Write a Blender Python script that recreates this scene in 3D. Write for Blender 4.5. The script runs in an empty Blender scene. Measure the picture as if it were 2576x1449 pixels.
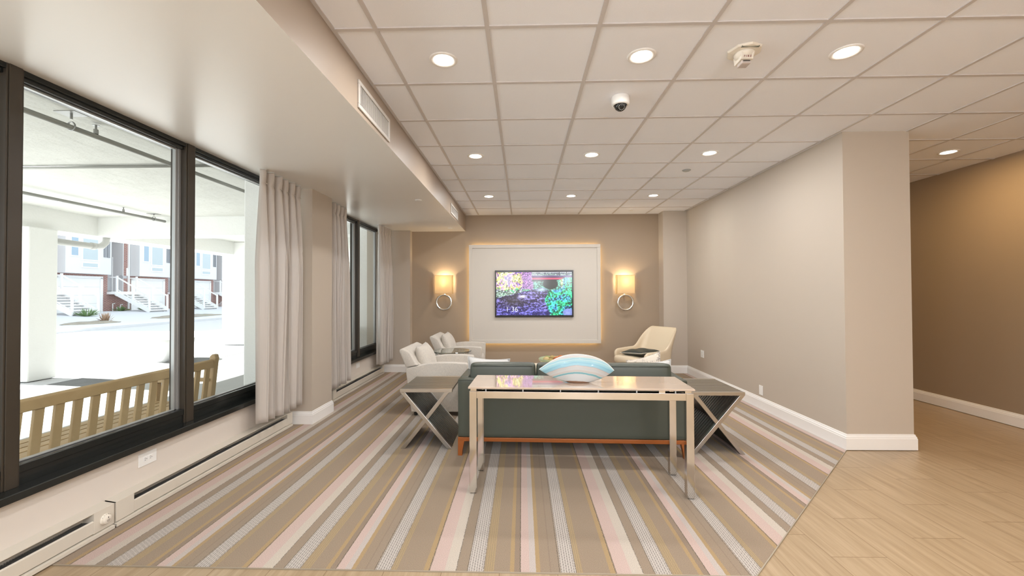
import bpy, bmesh, math, random
import numpy as np
from mathutils import Vector, Matrix
random.seed(7)
sc = bpy.context.scene
C = sc.collection
PI = math.pi

# ------------------------------------------------------------------ camera
F_PX, YAW, PIT, ROL, CAMZ = 1062.13, .024, .014, .0039, 1.402
cam = bpy.data.cameras.new('camera'); camo = bpy.data.objects.new('camera', cam); C.objects.link(camo)
cam.sensor_fit = 'HORIZONTAL'; cam.sensor_width = 36; cam.lens = 36 * F_PX / 2576; cam.clip_start = .05; cam.clip_end = 300
cy, sy, cp, sp, cr, sr = math.cos(YAW), math.sin(YAW), math.cos(PIT), math.sin(PIT), math.cos(ROL), math.sin(ROL)
M1 = Matrix(((cy, sy, 0), (0, 0, 1), (-sy, cy, 0)))
M2 = Matrix(((1, 0, 0), (0, cp, -sp), (0, sp, cp)))
M3 = Matrix(((cr, -sr, 0), (sr, cr, 0), (0, 0, 1)))
MM = M3 @ M2 @ M1                      # world -> right, up, depth
R, U, D = MM[0], MM[1], MM[2]
camo.matrix_world = Matrix(((R[0], U[0], -D[0], 0), (R[1], U[1], -D[1], 0), (R[2], U[2], -D[2], CAMZ), (0, 0, 0, 1)))
sc.camera = camo

# ------------------------------------------------------------------ colour management, world, sun
sc.view_settings.view_transform = 'Standard'
sc.view_settings.look = 'None'
sc.view_settings.gamma = 1
sc.view_settings.use_curve_mapping = False
sc.view_settings.exposure = 0.35
cyc = sc.cycles
cyc.use_denoising = True
cyc.max_bounces = 10; cyc.diffuse_bounces = 6; cyc.glossy_bounces = 4; cyc.transmission_bounces = 8; cyc.transparent_max_bounces = 12
cyc.sample_clamp_indirect = 6
cyc.caustics_reflective = False; cyc.caustics_refractive = False
w = bpy.data.worlds.new('world'); sc.world = w; w.use_nodes = True
bg = w.node_tree.nodes['Background']; bg.inputs[0].default_value = (.86, .93, 1, 1); bg.inputs[1].default_value = 1.75
sun = bpy.data.lights.new('sun', 'SUN'); suno = bpy.data.objects.new('sun', sun); C.objects.link(suno)
sun.energy = 27; sun.angle = .01; sun.color = (1, .985, .96)
suno.rotation_euler = Vector((1.48, -.25, -1)).to_track_quat('-Z', 'Y').to_euler(); suno.location = (-20, 10, 20)

LAMP_W = 11
WARM = (1, .975, .96)
NEUTRAL = (.95, .975, 1)

# ------------------------------------------------------------------ helpers
def tag(o, label=None, cat=None, group=None, kind=None):
    if label: o['label'] = label
    if cat: o['category'] = cat
    if group: o['group'] = group
    if kind: o['kind'] = kind
    return o
def thing(name, label, cat, loc=(0, 0, 0), rz=0, group=None):
    o = bpy.data.objects.new(name, None); C.objects.link(o); o.empty_display_size = .1
    o.location = loc; o.rotation_euler = (0, 0, rz)
    return tag(o, label, cat, group)
def obj(name, bm, mat, parent=None, bevel=0, smooth=False, seg=2, sub=0, loc=None, rot=None):
    bmesh.ops.recalc_face_normals(bm, faces=bm.faces[:])
    me = bpy.data.meshes.new(name); bm.to_mesh(me); bm.free()
    o = bpy.data.objects.new(name, me); C.objects.link(o)
    if mat: me.materials.append(mat)
    if parent: o.parent = parent
    if loc: o.location = loc
    if rot: o.rotation_euler = rot
    if smooth or sub:
        for p in me.polygons: p.use_smooth = True
    if bevel:
        m = o.modifiers.new('b', 'BEVEL'); m.width = bevel; m.segments = seg; m.limit_method = 'ANGLE'; m.angle_limit = .6
        if smooth: m.harden_normals = False
    if sub:
        m = o.modifiers.new('s', 'SUBSURF'); m.levels = sub; m.render_levels = sub
    return o
def struct(name, bm, mat, **k):
    return tag(obj(name, bm, mat, **k), kind='structure')
def dup(root, loc=None, rz=None, label=None, group=None):
    r = root.copy(); C.objects.link(r)
    if loc is not None: r.location = loc
    if rz is not None: r.rotation_euler = (0, 0, rz)
    if label: r['label'] = label
    if group: r['group'] = group
    for ch in list(root.children):
        c = ch.copy(); C.objects.link(c); c.parent = r
        for g in list(ch.children):
            d = g.copy(); C.objects.link(d); d.parent = c
    return r
def B(): return bmesh.new()
def box(bm, x0, x1, y0, y1, z0, z1):
    v = [bm.verts.new(p) for p in ((x0,y0,z0),(x1,y0,z0),(x1,y1,z0),(x0,y1,z0),(x0,y0,z1),(x1,y0,z1),(x1,y1,z1),(x0,y1,z1))]
    for f in ((0,3,2,1),(4,5,6,7),(0,1,5,4),(1,2,6,5),(2,3,7,6),(3,0,4,7)): bm.faces.new([v[i] for i in f])
    return bm
def bx(*a): return box(B(), *a)
def prism(bm, pts, axis, a, b):
    """extrude a 2-D polygon between a and b along axis ('x': pts=(y,z), 'y': pts=(x,z), 'z': pts=(x,y))"""
    def P(p, t):
        return {'x': (t, p[0], p[1]), 'y': (p[0], t, p[1]), 'z': (p[0], p[1], t)}[axis]
    A = [bm.verts.new(P(p, a)) for p in pts]; Bv = [bm.verts.new(P(p, b)) for p in pts]
    n = len(pts)
    bm.faces.new(A); bm.faces.new(Bv[::-1])
    for i in range(n): bm.faces.new((A[i], Bv[i], Bv[(i+1) % n], A[(i+1) % n]))
    return bm
def bar(bm, p0, p1, w, h, up=(0, 0, 1)):
    """rectangular bar from p0 to p1; w across, h along 'up'"""
    p0, p1, up = Vector(p0), Vector(p1), Vector(up)
    d = (p1 - p0).normalized(); s = d.cross(up).normalized(); u = s.cross(d).normalized()
    v = []
    for p in (p0, p1):
        for a, b in ((-1, -1), (1, -1), (1, 1), (-1, 1)): v.append(bm.verts.new(p + s * a * w / 2 + u * b * h / 2))
    for f in ((0,1,2,3),(7,6,5,4),(0,4,5,1),(1,5,6,2),(2,6,7,3),(3,7,4,0)): bm.faces.new([v[i] for i in f])
    return bm
def tube(bm, pts, r, n=12, closed=False, caps=True):
    pts = [Vector(p) for p in pts]; rs = r if isinstance(r, (list, tuple)) else [r] * len(pts)
    rings = []; ref = None
    for i, p in enumerate(pts):
        if closed: d = pts[(i+1) % len(pts)] - pts[i-1]
        elif i == 0: d = pts[1] - pts[0]
        elif i == len(pts)-1: d = pts[-1] - pts[-2]
        else: d = pts[i+1] - pts[i-1]
        d.normalize()
        if ref is None: ref = Vector((0, 0, 1)) if abs(d.z) < .9 else Vector((1, 0, 0))
        s = d.cross(ref).normalized(); u = s.cross(d).normalized(); ref = u
        rings.append([bm.verts.new(p + (s * math.cos(2*PI*k/n) + u * math.sin(2*PI*k/n)) * rs[i]) for k in range(n)])
    m = len(rings)
    for i in range(m if closed else m-1):
        a, b = rings[i], rings[(i+1) % m]
        for k in range(n): bm.faces.new((a[k], a[(k+1) % n], b[(k+1) % n], b[k]))
    if caps and not closed:
        bm.faces.new(rings[0][::-1]); bm.faces.new(rings[-1])
    return bm
def lathe(bm, prof, n=32, c=(0, 0, 0), axis='z'):
    """prof = [(r, h)...] revolved about axis through c"""
    def P(r, h, t):
        a, b = r * math.cos(t), r * math.sin(t)
        q = {'z': (a, b, h), 'y': (a, h, b), 'x': (h, a, b)}[axis]
        return (q[0]+c[0], q[1]+c[1], q[2]+c[2])
    rings = []
    for r, h in prof:
        if r < 1e-6: rings.append([bm.verts.new(P(0, h, 0))])
        else: rings.append([bm.verts.new(P(r, h, 2*PI*k/n)) for k in range(n)])
    for a, b in zip(rings, rings[1:]):
        for k in range(n):
            if len(a) == 1 and len(b) == 1: continue
            if len(a) == 1: bm.faces.new((a[0], b[k], b[(k+1) % n]))
            elif len(b) == 1: bm.faces.new((a[k], a[(k+1) % n], b[0]))
            else: bm.faces.new((a[k], a[(k+1) % n], b[(k+1) % n], b[k]))
    return bm
def cyl(bm, r, z0, z1, c=(0, 0), n=24): return lathe(bm, [(0, z0), (r, z0), (r, z1), (0, z1)], n, (c[0], c[1], 0))
def pillow_bm(w, h, t, n=18, pinch=.1, wob=.006):
    """square cushion in the XZ plane, thickness along Y, knife-edge seam and pulled corners"""
    bm = B(); g = {}
    for s in (-1, 1):
        for i in range(n+1):
            for j in range(n+1):
                u, v = 2*i/n-1, 2*j/n-1
                edge = abs(u) > .9999 or abs(v) > .9999
                if edge and s == 1: g[(1, i, j)] = g[(-1, i, j)]; continue
                k = 1 - pinch * (1 - abs(v)**2) * abs(u)**3; k2 = 1 - pinch * (1 - abs(u)**2) * abs(v)**3
                b = ((1-u*u) * (1-v*v)) ** .42
                y = s * t/2 * b + wob * math.sin(7*u+3*v) * b
                g[(s, i, j)] = bm.verts.new((u*w/2*k, y, v*h/2*k2))
    for s in (-1, 1):
        for i in range(n):
            for j in range(n):
                q = [g[(s, i, j)], g[(s, i+1, j)], g[(s, i+1, j+1)], g[(s, i, j+1)]]
                bm.faces.new(q if s == 1 else q[::-1])
    return bm
def pillow_seam(w, h, pinch=.1, n=18):
    pts = []
    def P(u, v): return (u*w/2*(1-pinch*(1-v*v)*abs(u)**3), 0, v*h/2*(1-pinch*(1-u*u)*abs(v)**3))
    for i in range(n): pts.append(P(-1+2*i/n, -1))
    for i in range(n): pts.append(P(1, -1+2*i/n))
    for i in range(n): pts.append(P(1-2*i/n, 1))
    for i in range(n): pts.append(P(-1, 1-2*i/n))
    return pts
def soft(x0, x1, y0, y1, z0, z1, r=.03, puff=.0, n=6):
    """soft upholstered block: gridded box with rounded edges and slightly crowned faces"""
    bm = B(); cx, cyy, cz = (x0+x1)/2, (y0+y1)/2, (z0+z1)/2; hx, hy, hz = (x1-x0)/2, (y1-y0)/2, (z1-z0)/2
    bmesh.ops.create_cube(bm, size=2)
    bmesh.ops.subdivide_edges(bm, edges=bm.edges[:], cuts=n*2-1, use_grid_fill=True)
    for v in bm.verts:
        u = Vector(v.co)
        def m(t, h):  # denser near the edges
            return math.copysign(1-(1-abs(t))**1.7, t)
        p = Vector((m(u.x, hx)*hx, m(u.y, hy)*hy, m(u.z, hz)*hz))
        q = Vector((max(-hx+r, min(hx-r, p.x)), max(-hy+r, min(hy-r, p.y)), max(-hz+r, min(hz-r, p.z))))
        d = p-q
        if d.length > 1e-7:
            p = q + d.normalized()*r
        if puff:
            k = (1-min(1, abs(p.x/hx))**2)*(1-min(1, abs(p.y/hy))**2) + (1-min(1, abs(p.x/hx))**2)*(1-min(1, abs(p.z/hz))**2) + (1-min(1, abs(p.y/hy))**2)*(1-min(1, abs(p.z/hz))**2)
            if d.length > 1e-7: p += d.normalized()*puff*k
        v.co = (p.x+cx, p.y+cyy, p.z+cz)
    return bm

# ------------------------------------------------------------------ materials
def lin(r, g, b):
    f = lambda c: ((c/255+.055)/1.055)**2.4 if c > 10.31 else c/255/12.92
    return (f(r), f(g), f(b), 1)
class N:
    def __init__(s, name):
        s.m = bpy.data.materials.new(name); s.m.use_nodes = True; s.t = s.m.node_tree; s.b = s.t.nodes['Principled BSDF']; s.out = s.t.nodes['Material Output']
    def n(s, typ, **k):
        x = s.t.nodes.new(typ)
        for a, v in k.items(): setattr(x, a, v)
        return x
    def l(s, a, b): s.t.links.new(a, b)
    def coord(s, which='Object'): return s.n('ShaderNodeTexCoord').outputs[which]
    def val(s, v):
        x = s.n('ShaderNodeValue'); x.outputs[0].default_value = v; return x.outputs[0]
    def math(s, op, a, b=0, c=0):
        x = s.n('ShaderNodeMath', operation=op)
        for i, v in enumerate((a, b, c)):
            if isinstance(v, (int, float)): x.inputs[i].default_value = v
            else: s.l(v, x.inputs[i])
        return x.outputs[0]
    def sep(s, v):
        x = s.n('ShaderNodeSeparateXYZ'); s.l(v, x.inputs[0]); return x.outputs
    def mapn(s, v, scale=(1,1,1), loc=(0,0,0), rot=(0,0,0)):
        x = s.n('ShaderNodeMapping'); s.l(v, x.inputs[0]); x.inputs['Scale'].default_value = scale; x.inputs['Location'].default_value = loc; x.inputs['Rotation'].default_value = rot; return x.outputs[0]
    def noise(s, v, scale=5, detail=2, rough=.5):
        x = s.n('ShaderNodeTexNoise'); s.l(v, x.inputs['Vector']); x.inputs['Scale'].default_value = scale; x.inputs['Detail'].default_value = detail; x.inputs['Roughness'].default_value = rough; return x.outputs['Fac']
    def ramp(s, f, stops, interp='LINEAR'):
        x = s.n('ShaderNodeValToRGB'); s.l(f, x.inputs[0]); r = x.color_ramp; r.interpolation = interp
        while len(r.elements) < len(stops): r.elements.new(.5)
        for e, (p, c) in zip(r.elements, stops): e.position = p; e.color = c
        return x.outputs[0]
    def mix(s, f, a, b, mode='MIX'):
        x = s.n('ShaderNodeMix', data_type='RGBA', blend_type=mode)
        for i, v in ((0, f), (6, a), (7, b)):
            if isinstance(v, (int, float, tuple)): x.inputs[i].default_value = v
            else: s.l(v, x.inputs[i])
        return x.outputs[2]
    def bump(s, h, strength=.3, dist=.01):
        x = s.n('ShaderNodeBump'); s.l(h, x.inputs['Height']); x.inputs['Strength'].default_value = strength; x.inputs['Distance'].default_value = dist; s.l(x.outputs[0], s.b.inputs['Normal'])
    def base(s, c):
        if isinstance(c, tuple): s.b.inputs['Base Color'].default_value = c
        else: s.l(c, s.b.inputs['Base Color'])
    def set(s, **k):
        for a, v in k.items(): s.b.inputs[a.replace('_', ' ')].default_value = v
        return s.m
def plain(name, c, rough=.6, metal=0, bump=None, vary=0, **k):
    m = N(name); v = m.coord()
    if vary:
        f = m.noise(v, 3, 3); c2 = tuple(x*(1-vary) for x in c[:3])+(1,)
        m.base(m.mix(f, c, c2))
    else: m.base(c)
    if bump: m.bump(m.noise(v, bump[0], 4, .6), bump[1], bump[2])
    return m.set(Roughness=rough, Metallic=metal, **k)
def emit(name, c, s):
    m = N(name); m.base((0, 0, 0, 1)); m.b.inputs['Emission Color'].default_value = c; m.b.inputs['Emission Strength'].default_value = s; return m.m
def fabric(name, c, c2, scale=400, rough=.85, sheen=.2):
    m = N(name); v = m.coord()
    a = m.noise(m.mapn(v, (1, 1, 8)), scale*.35, 2); b = m.noise(m.mapn(v, (8, 8, 1)), scale*.12, 2)
    f = m.math('MULTIPLY', m.math('ADD', a, b), .5)
    m.base(m.ramp(f, [(.36, c2), (.62, c)])); m.bump(f, .25, .002)
    m.set(Roughness=rough); m.b.inputs['Sheen Weight'].default_value = sheen
    return m.m

BEIGE = (.515, .455, .383, 1)
TAUPE = (.35, .275, .20, 1)
M = {}
M['wall'] = plain('wall_paint', BEIGE, .55, bump=(180, .05, .002))
M['accent'] = plain('taupe_paint', TAUPE, .5, bump=(180, .05, .002))
M['hallpaint'] = plain('hall_paint', (.33, .255, .18, 1), .5, bump=(180, .05, .002))
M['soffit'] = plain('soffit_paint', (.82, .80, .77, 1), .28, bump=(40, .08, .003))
M['trim'] = plain('trim_white', (.86, .85, .83, 1), .35)
M['grid'] = plain('grid_metal', (.60, .57, .56, 1), .5)
M['white'] = plain('white_plastic', (.85, .85, .83, 1), .35)
M['offwhite'] = plain('offwhite_plastic', (.78, .73, .64, 1), .4)
M['enamel'] = plain('heater_enamel', (.68, .635, .55, 1), .4, vary=.08)
M['black'] = plain('black_frame', (.012, .014, .013, 1), .22, bump=(60, .05, .002))
M['bronze'] = plain('bronze_frame', (.045, .036, .026, 1), .35)
M['dark'] = plain('dark_void', (.02, .02, .018, 1), .8)
M['grey'] = plain('grey_alu', (.42, .43, .43, 1), .35, .6)
M['chrome'] = plain('polished_steel', (.72, .70, .675, 1), .09, 1)
M['brushed'] = plain('brushed_steel', (.56, .54, .51, 1), .28, 1)
M['darksteel'] = plain('dark_steel', (.17, .155, .135, 1), .38, .85)
M['silver'] = plain('silver_ring', (.82, .81, .78, 1), .16, 1)
M['leather'] = plain('green_grey_leather', (.068, .078, .062, 1), .42, bump=(220, .12, .002), vary=.12)
M['rosewood'] = plain('orange_wood', (.36, .105, .022, 1), .35, vary=.25)
M['bench'] = plain('bench_wood', (.52, .37, .2, 1), .6, vary=.2)
M['fin'] = plain('heater_fins', (.3, .3, .29, 1), .4, .7)
M['concrete'] = plain('painted_concrete', (.78, .78, .76, 1), .8, bump=(8, .5, .02))
M['cream_leather'] = plain('cream_vinyl', (.68, .575, .42, 1), .42, bump=(90, .05, .002))
M['charcoal'] = plain('charcoal_fabric', (.045, .05, .042, 1), .5)
M['pipe'] = plain('grey_pipe', (.26, .26, .24, 1), .5)
M['piping'] = plain('cream_piping', (.75, .7, .6, 1), .6)
M['tweed'] = fabric('oat_tweed', (.63, .585, .515, 1), (.46, .435, .40, 1), 300)
M['linen'] = fabric('pale_linen', (.60, .60, .585, 1), (.50, .50, .50, 1), 500)

def mk_glass():
    m = N('window_glass'); t = m.t
    tr = m.n('ShaderNodeBsdfTransparent'); gl = m.n('ShaderNodeBsdfGlossy'); gl.inputs['Roughness'].default_value = .01
    fr = m.n('ShaderNodeLayerWeight'); fr.inputs[0].default_value = .5
    tr.inputs[0].default_value = (.97, .99, .98, 1)
    mx = m.n('ShaderNodeMixShader'); m.l(m.math('ADD', m.math('MULTIPLY', m.math('POWER', fr.outputs['Facing'], 5), .45), .02), mx.inputs[0]); m.l(tr.outputs[0], mx.inputs[1]); m.l(gl.outputs[0], mx.inputs[2]); m.l(mx.outputs[0], m.out.inputs[0])
    return m.m
M['glass'] = mk_glass()
m = N('clear_glass'); m.base((.85, .95, .92, 1)); M['clear'] = m.set(Roughness=.03, Transmission_Weight=1, IOR=1.45)

def mk_tile():
    m = N('ceiling_tile'); v = m.coord()
    n1 = m.noise(v, 260, 3, .7)
    m.base(m.mix(m.noise(v, 1.2, 2), (.90, .925, .985, 1), (.88, .90, .96, 1))); m.bump(n1, .35, .003)
    return m.set(Roughness=.8)
M['tile'] = mk_tile()

PER, X0 = .9436, -.2821
def mk_carpet():
    m = N('striped_carpet'); v = m.coord(); s = m.sep(v)
    x = m.math('ADD', s[0], m.math('MULTIPLY', m.math('SUBTRACT', m.noise(v, 60, 2), .5), .006))
    t = m.math('FRACT', m.math('DIVIDE', m.math('SUBTRACT', x, X0 - 10*PER), PER))
    tan = (.39, .295, .20, 1); tan2 = (.345, .258, .178, 1); tan3 = (.385, .295, .205, 1)
    dot = (.66, .60, .53, 1); gold = (.50, .345, .165, 1); khaki = (.42, .31, .175, 1)
    pink = (.70, .53, .455, 1); cream = (.70, .62, .51, 1); speck = (.63, .56, .50, 1)
    st = [(0, dot), (.0775, tan2), (.083, khaki), (.132, tan), (.211, gold), (.2325, tan2), (.269, pink), (.310, speck), (.345, gold), (.366, tan), (.416, tan2), (.4215, tan3), (.4686, dot), (.546, tan2), (.552, khaki), (.579, tan), (.716, gold), (.742, tan2), (.749, pink), (.824, cream), (.882, tan3)]
    base = m.ramp(t, [(p/PER, c) for p, c in st], 'CONSTANT')
    # dashed dark lines inside the dotted bands
    tt = m.math('MULTIPLY', t, PER)
    ind1 = m.math('LESS_THAN', tt, .0775)
    ind2 = m.math('MULTIPLY', m.math('GREATER_THAN', tt, .4686), m.math('LESS_THAN', tt, .546))
    ind = m.math('ADD', ind1, ind2)
    ph = m.math('FRACT', m.math('DIVIDE', m.math('SUBTRACT', tt, m.math('MULTIPLY', ind2, .4686)), .0129))
    ln = m.math('LESS_THAN', m.math('ABSOLUTE', m.math('SUBTRACT', ph, .5)), .15)
    row = m.math('FLOOR', m.math('DIVIDE', tt, .0129))
    dash = m.math('LESS_THAN', m.math('FRACT', m.math('ADD', m.math('MULTIPLY', s[1], 46), m.math('MULTIPLY', row, .37))), .66)
    dm = m.math('MULTIPLY', m.math('MULTIPLY', ind, ln), m.math('ADD', m.math('MULTIPLY', dash, .5), .25))
    base = m.mix(dm, base, (.12, .10, .085, 1))
    # fine gold lines in the khaki bands
    k1 = m.math('MULTIPLY', m.math('GREATER_THAN', tt, .083), m.math('LESS_THAN', tt, .132))
    k2 = m.math('MULTIPLY', m.math('GREATER_THAN', tt, .552), m.math('LESS_THAN', tt, .579))
    kl = m.math('LESS_THAN', m.math('FRACT', m.math('DIVIDE', tt, .0115)), .4)
    base = m.mix(m.math('MULTIPLY', m.math('ADD', k1, k2), m.math('MULTIPLY', kl, .7)), base, (.55, .40, .20, 1))
    # dark stitched seams at some joints
    def seam(p): return m.math('LESS_THAN', m.math('ABSOLUTE', m.math('SUBTRACT', tt, p)), .0022)
    sm = seam(.0795)
    for p in (.266, .548, .7465, .884, .466, .9415): sm = m.math('MAXIMUM', sm, seam(p))
    dd = m.math('GREATER_THAN', m.noise(v, 120, 1), .42)
    base = m.mix(m.math('MULTIPLY', sm, m.math('MULTIPLY', dd, .65)), base, (.08, .065, .05, 1))
    sp_ = m.ramp(m.noise(v, 260, 3, .75), [(.3, (0, 0, 0, 1)), (.7, (1, 1, 1, 1))])
    base = m.mix(1, base, (.78, .78, .80, 1), 'MULTIPLY')
    base = m.mix(.55, base, m.mix(sp_, (.42, .42, .42, 1), (1.5, 1.5, 1.5, 1)), 'MULTIPLY')
    m.base(base); m.bump(m.noise(v, 300, 3, .7), .5, .006)
    m.b.inputs['Sheen Weight'].default_value = .1
    return m.set(Roughness=.95)
M['carpet'] = mk_carpet()

def mk_floor():
    m = N('wood_look_tile'); v = m.coord(); s = m.sep(v)
    W, L = .2935, .60
    cx = m.math('DIVIDE', m.math('SUBTRACT', s[0], 1.64-20*W), W)
    col = m.math('FLOOR', cx); fx = m.math('FRACT', cx)
    yy = m.math('DIVIDE', m.math('ADD', m.math('SUBTRACT', s[1], 2.31-30), m.math('MULTIPLY', m.math('SUBTRACT', col, 20), .2085)), L)
    row = m.math('FLOOR', yy); fy = m.math('FRACT', yy)
    cmb = m.n('ShaderNodeCombineXYZ'); m.l(col, cmb.inputs[0]); m.l(row, cmb.inputs[1])
    wn = m.n('ShaderNodeTexWhiteNoise'); m.l(cmb.outputs[0], wn.inputs[0])
    off = m.n('ShaderNodeVectorMath', operation='SCALE'); m.l(wn.outputs['Color'], off.inputs[0]); off.inputs['Scale'].default_value = 7
    add = m.n('ShaderNodeVectorMath', operation='ADD'); m.l(v, add.inputs[0]); m.l(off.outputs[0], add.inputs[1])
    g = m.noise(m.mapn(add.outputs[0], (14, .9, 1)), 2.2, 5, .55)
    g2 = m.noise(m.mapn(add.outputs[0], (60, 2, 1)), 2.0, 3, .6)
    gg = m.math('ADD', m.math('MULTIPLY', g, .7), m.math('MULTIPLY', g2, .3))
    base = m.ramp(gg, [(.3, (.31, .22, .13, 1)), (.5, (.39, .29, .18, 1)), (.72, (.47, .36, .24, 1))])
    jx = m.math('LESS_THAN', m.math('MINIMUM', fx, m.math('SUBTRACT', 1, fx)), .0065)
    jy = m.math('LESS_THAN', m.math('MINIMUM', fy, m.math('SUBTRACT', 1, fy)), .0034)
    j = m.math('MAXIMUM', jx, jy)
    m.base(m.mix(m.math('MULTIPLY', j, .85), base, (.19, .12, .06, 1)))
    m.bump(m.math('SUBTRACT', 1, j), .2, .002)
    return m.set(Roughness=.34)
M['floor'] = mk_floor()

def mk_curtain():
    m = N('satin_curtain'); v = m.coord()
    f = m.noise(m.mapn(v, (300, 300, 6)), 1, 2)
    m.base(m.mix(f, (.66, .61, .56, 1), (.56, .52, .48, 1)))
    m.b.inputs['Sheen Weight'].default_value = .25
    tr = m.n('ShaderNodeBsdfTranslucent'); tr.inputs[0].default_value = (.6, .52, .44, 1)
    mx = m.n('ShaderNodeMixShader'); mx.inputs[0].default_value = .12
    m.l(m.b.outputs[0], mx.inputs[1]); m.l(tr.outputs[0], mx.inputs[2]); m.l(mx.outputs[0], m.out.inputs[0])
    return m.set(Roughness=.34)
M['curtain'] = mk_curtain()

# ------------------------------------------------------------------ room shell
H = 2.857; SOF = 2.56; SX = -1.04
RX = 2.9                     # lounge right wall
BK = 7.75                    # accent wall plane
floor = struct('floor', bx(-2.53, 5.15, -4, 9.2, -.12, -.006), M['floor'])
bm = B()
prism(bm, [(-2.53, 2.165), (1.153, 2.14), (2.899, 3.871), (2.899, 7.75), (-2.53, 7.75)], 'z', -.006, 0)
tag(obj('carpet', bm, M['carpet']), 'striped beige, pink, gold and white carpet covering the lounge floor', 'carpet')
bm = B(); prism(bm, [(1.151, 2.1395), (1.156, 2.1365), (2.904, 3.871), (2.899, 3.8709)], 'z', -.006, .0005)
prism(bm, [(-2.45, 2.161), (1.155, 2.136), (1.153, 2.1399), (-2.45, 2.1649)], 'z', -.006, .0005)
struct('trim_2', bm, plain('dull_metal_strip', (.45, .40, .32, 1), .4, .5))
struct('ceiling', bx(SX, 5.15, -4, 9.2, H, H+.15), M['tile'])
# suspended grid
bm = B(); T = .6096; gx0, gy0 = -.7943, 2.274
gz0, gz1 = H-.006, H+.002
i = 0
for i in range(0, 11):
    x = gx0+T*i
    if x < 5.1: box(bm, x-.012, x+.012, -4, 9.2, gz0, gz1)
for j in range(-10, 12):
    y = gy0+T*j
    if -3.9 < y < 9.1: box(bm, SX, 5.15, y-.012, y+.012, gz0+.0005, gz1)
box(bm, SX, SX+.022, -4, BK, gz0+.001, gz1); box(bm, SX, 2.9, BK-.022, BK, gz0+.001, gz1)
struct('trim_1', bm, M['grid'])
# soffit (ceiling drop along the windows)
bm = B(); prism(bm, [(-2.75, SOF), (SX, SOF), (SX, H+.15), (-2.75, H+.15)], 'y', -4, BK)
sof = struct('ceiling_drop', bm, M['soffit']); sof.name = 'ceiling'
sof.data.materials.append(plain('soffit_face_tone', (.36, .29, .225, 1), .5, bump=(180, .05, .002)))  # side towards the room gets a darker beige than the underside
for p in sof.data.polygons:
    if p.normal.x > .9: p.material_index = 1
# back wall: accent recess with a pier on either side
struct('wall_back', bx(-2.03, 2.49, BK, BK+.2, -.12, H), M['accent'])
struct('wall_back', bx(-2.75, -2.03, 7.6, BK+.2, -.12, H), M['wall'])
struct('wall_back', bx(2.49, 2.9, 7.5, BK+.2, -.12, H), M['wall'])
struct('wall_right', bx(RX, 3.49, 3.87, 9.2, -.12, H), M['wall'])
struct('wall_hall', bx(5.15, 5.35, -4, 9.4, -.12, H), M['hallpaint'])
struct('wall_end', bx(3.49, 5.35, 9.2, 9.4, -.12, H), M['hallpaint'])
struct('wall_front', bx(-2.75, 5.35, -4.2, -4, -.12, H), M['wall'])
# left wall below and around the windows
M['wall_low'] = plain('wall_paint_lightened', (.70, .645, .585, 1), .55, bump=(180, .05, .002))  # wall paint lightened below the sills to stand in for light missing there
struct('wall_left', bx(-2.75, -2.53, -4, 7.6, -.12, .40), M['wall_low'])
struct('wall_left', bx(-2.75, -2.29, 4.55, 5.03, .40, SOF), M['wall'])
struct('wall_left', bx(-2.53, -2.29, 4.55, 5.03, -.006, .40), M['wall'])
struct('wall_left', bx(-2.75, -2.56, 7.42, 7.6, .40, SOF), M['wall'])
struct('wall_left', bx(-2.75, -2.56, -4, -1.2, .40, SOF), M['wall'])

# baseboards: mitred moulded profile swept along a path (wall on the left-hand side of travel is negative offset)
BP = [(0, 0), (.018, 0), (.018, .098), (.0145, .104), (.0145, .112), (.009, .121), (.006, .134), (0, .136)]
def baseboard(name, path, side):
    bm = B(); P = [Vector(p) for p in path]; n = len(P)
    def nrm(a, b):
        d = (b-a).normalized(); return Vector((d.y, -d.x))*side
    off = []
    for i in range(n):
        if i == 0: o = nrm(P[0], P[1])
        elif i == n-1: o = nrm(P[-2], P[-1])
        else:
            a, b = nrm(P[i-1], P[i]), nrm(P[i], P[i+1]); o = (a+b)/(1+a.dot(b))
        off.append(o)
    rings = [[bm.verts.new((P[i].x+off[i].x*d, P[i].y+off[i].y*d, z)) for d, z in BP] for i in range(n)]
    for a, b in zip(rings, rings[1:]):
        for k in range(len(BP)-1): bm.faces.new((a[k], a[k+1], b[k+1], b[k]))
    bm.faces.new(rings[0]); bm.faces.new(rings[-1][::-1])
    return struct(name, bm, M['trim'])
baseboard('baseboard_right', [(2.49, BK), (2.49, 7.5), (2.9, 7.5), (2.9, 3.87), (3.49, 3.87), (3.49, 9.2)], 1)
baseboard('baseboard_back', [(2.49, BK), (-2.03, BK), (-2.03, 7.6), (-2.53, 7.6), (-2.53, 7.49)], -1)
baseboard('baseboard_left', [(-2.53, 5.42), (-2.53, 5.03), (-2.29, 5.03), (-2.29, 4.55), (-2.53, 4.55), (-2.53, 4.49)], -1)
baseboard('baseboard_hall', [(5.15, 9.2), (5.15, -4)], 1)

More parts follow.
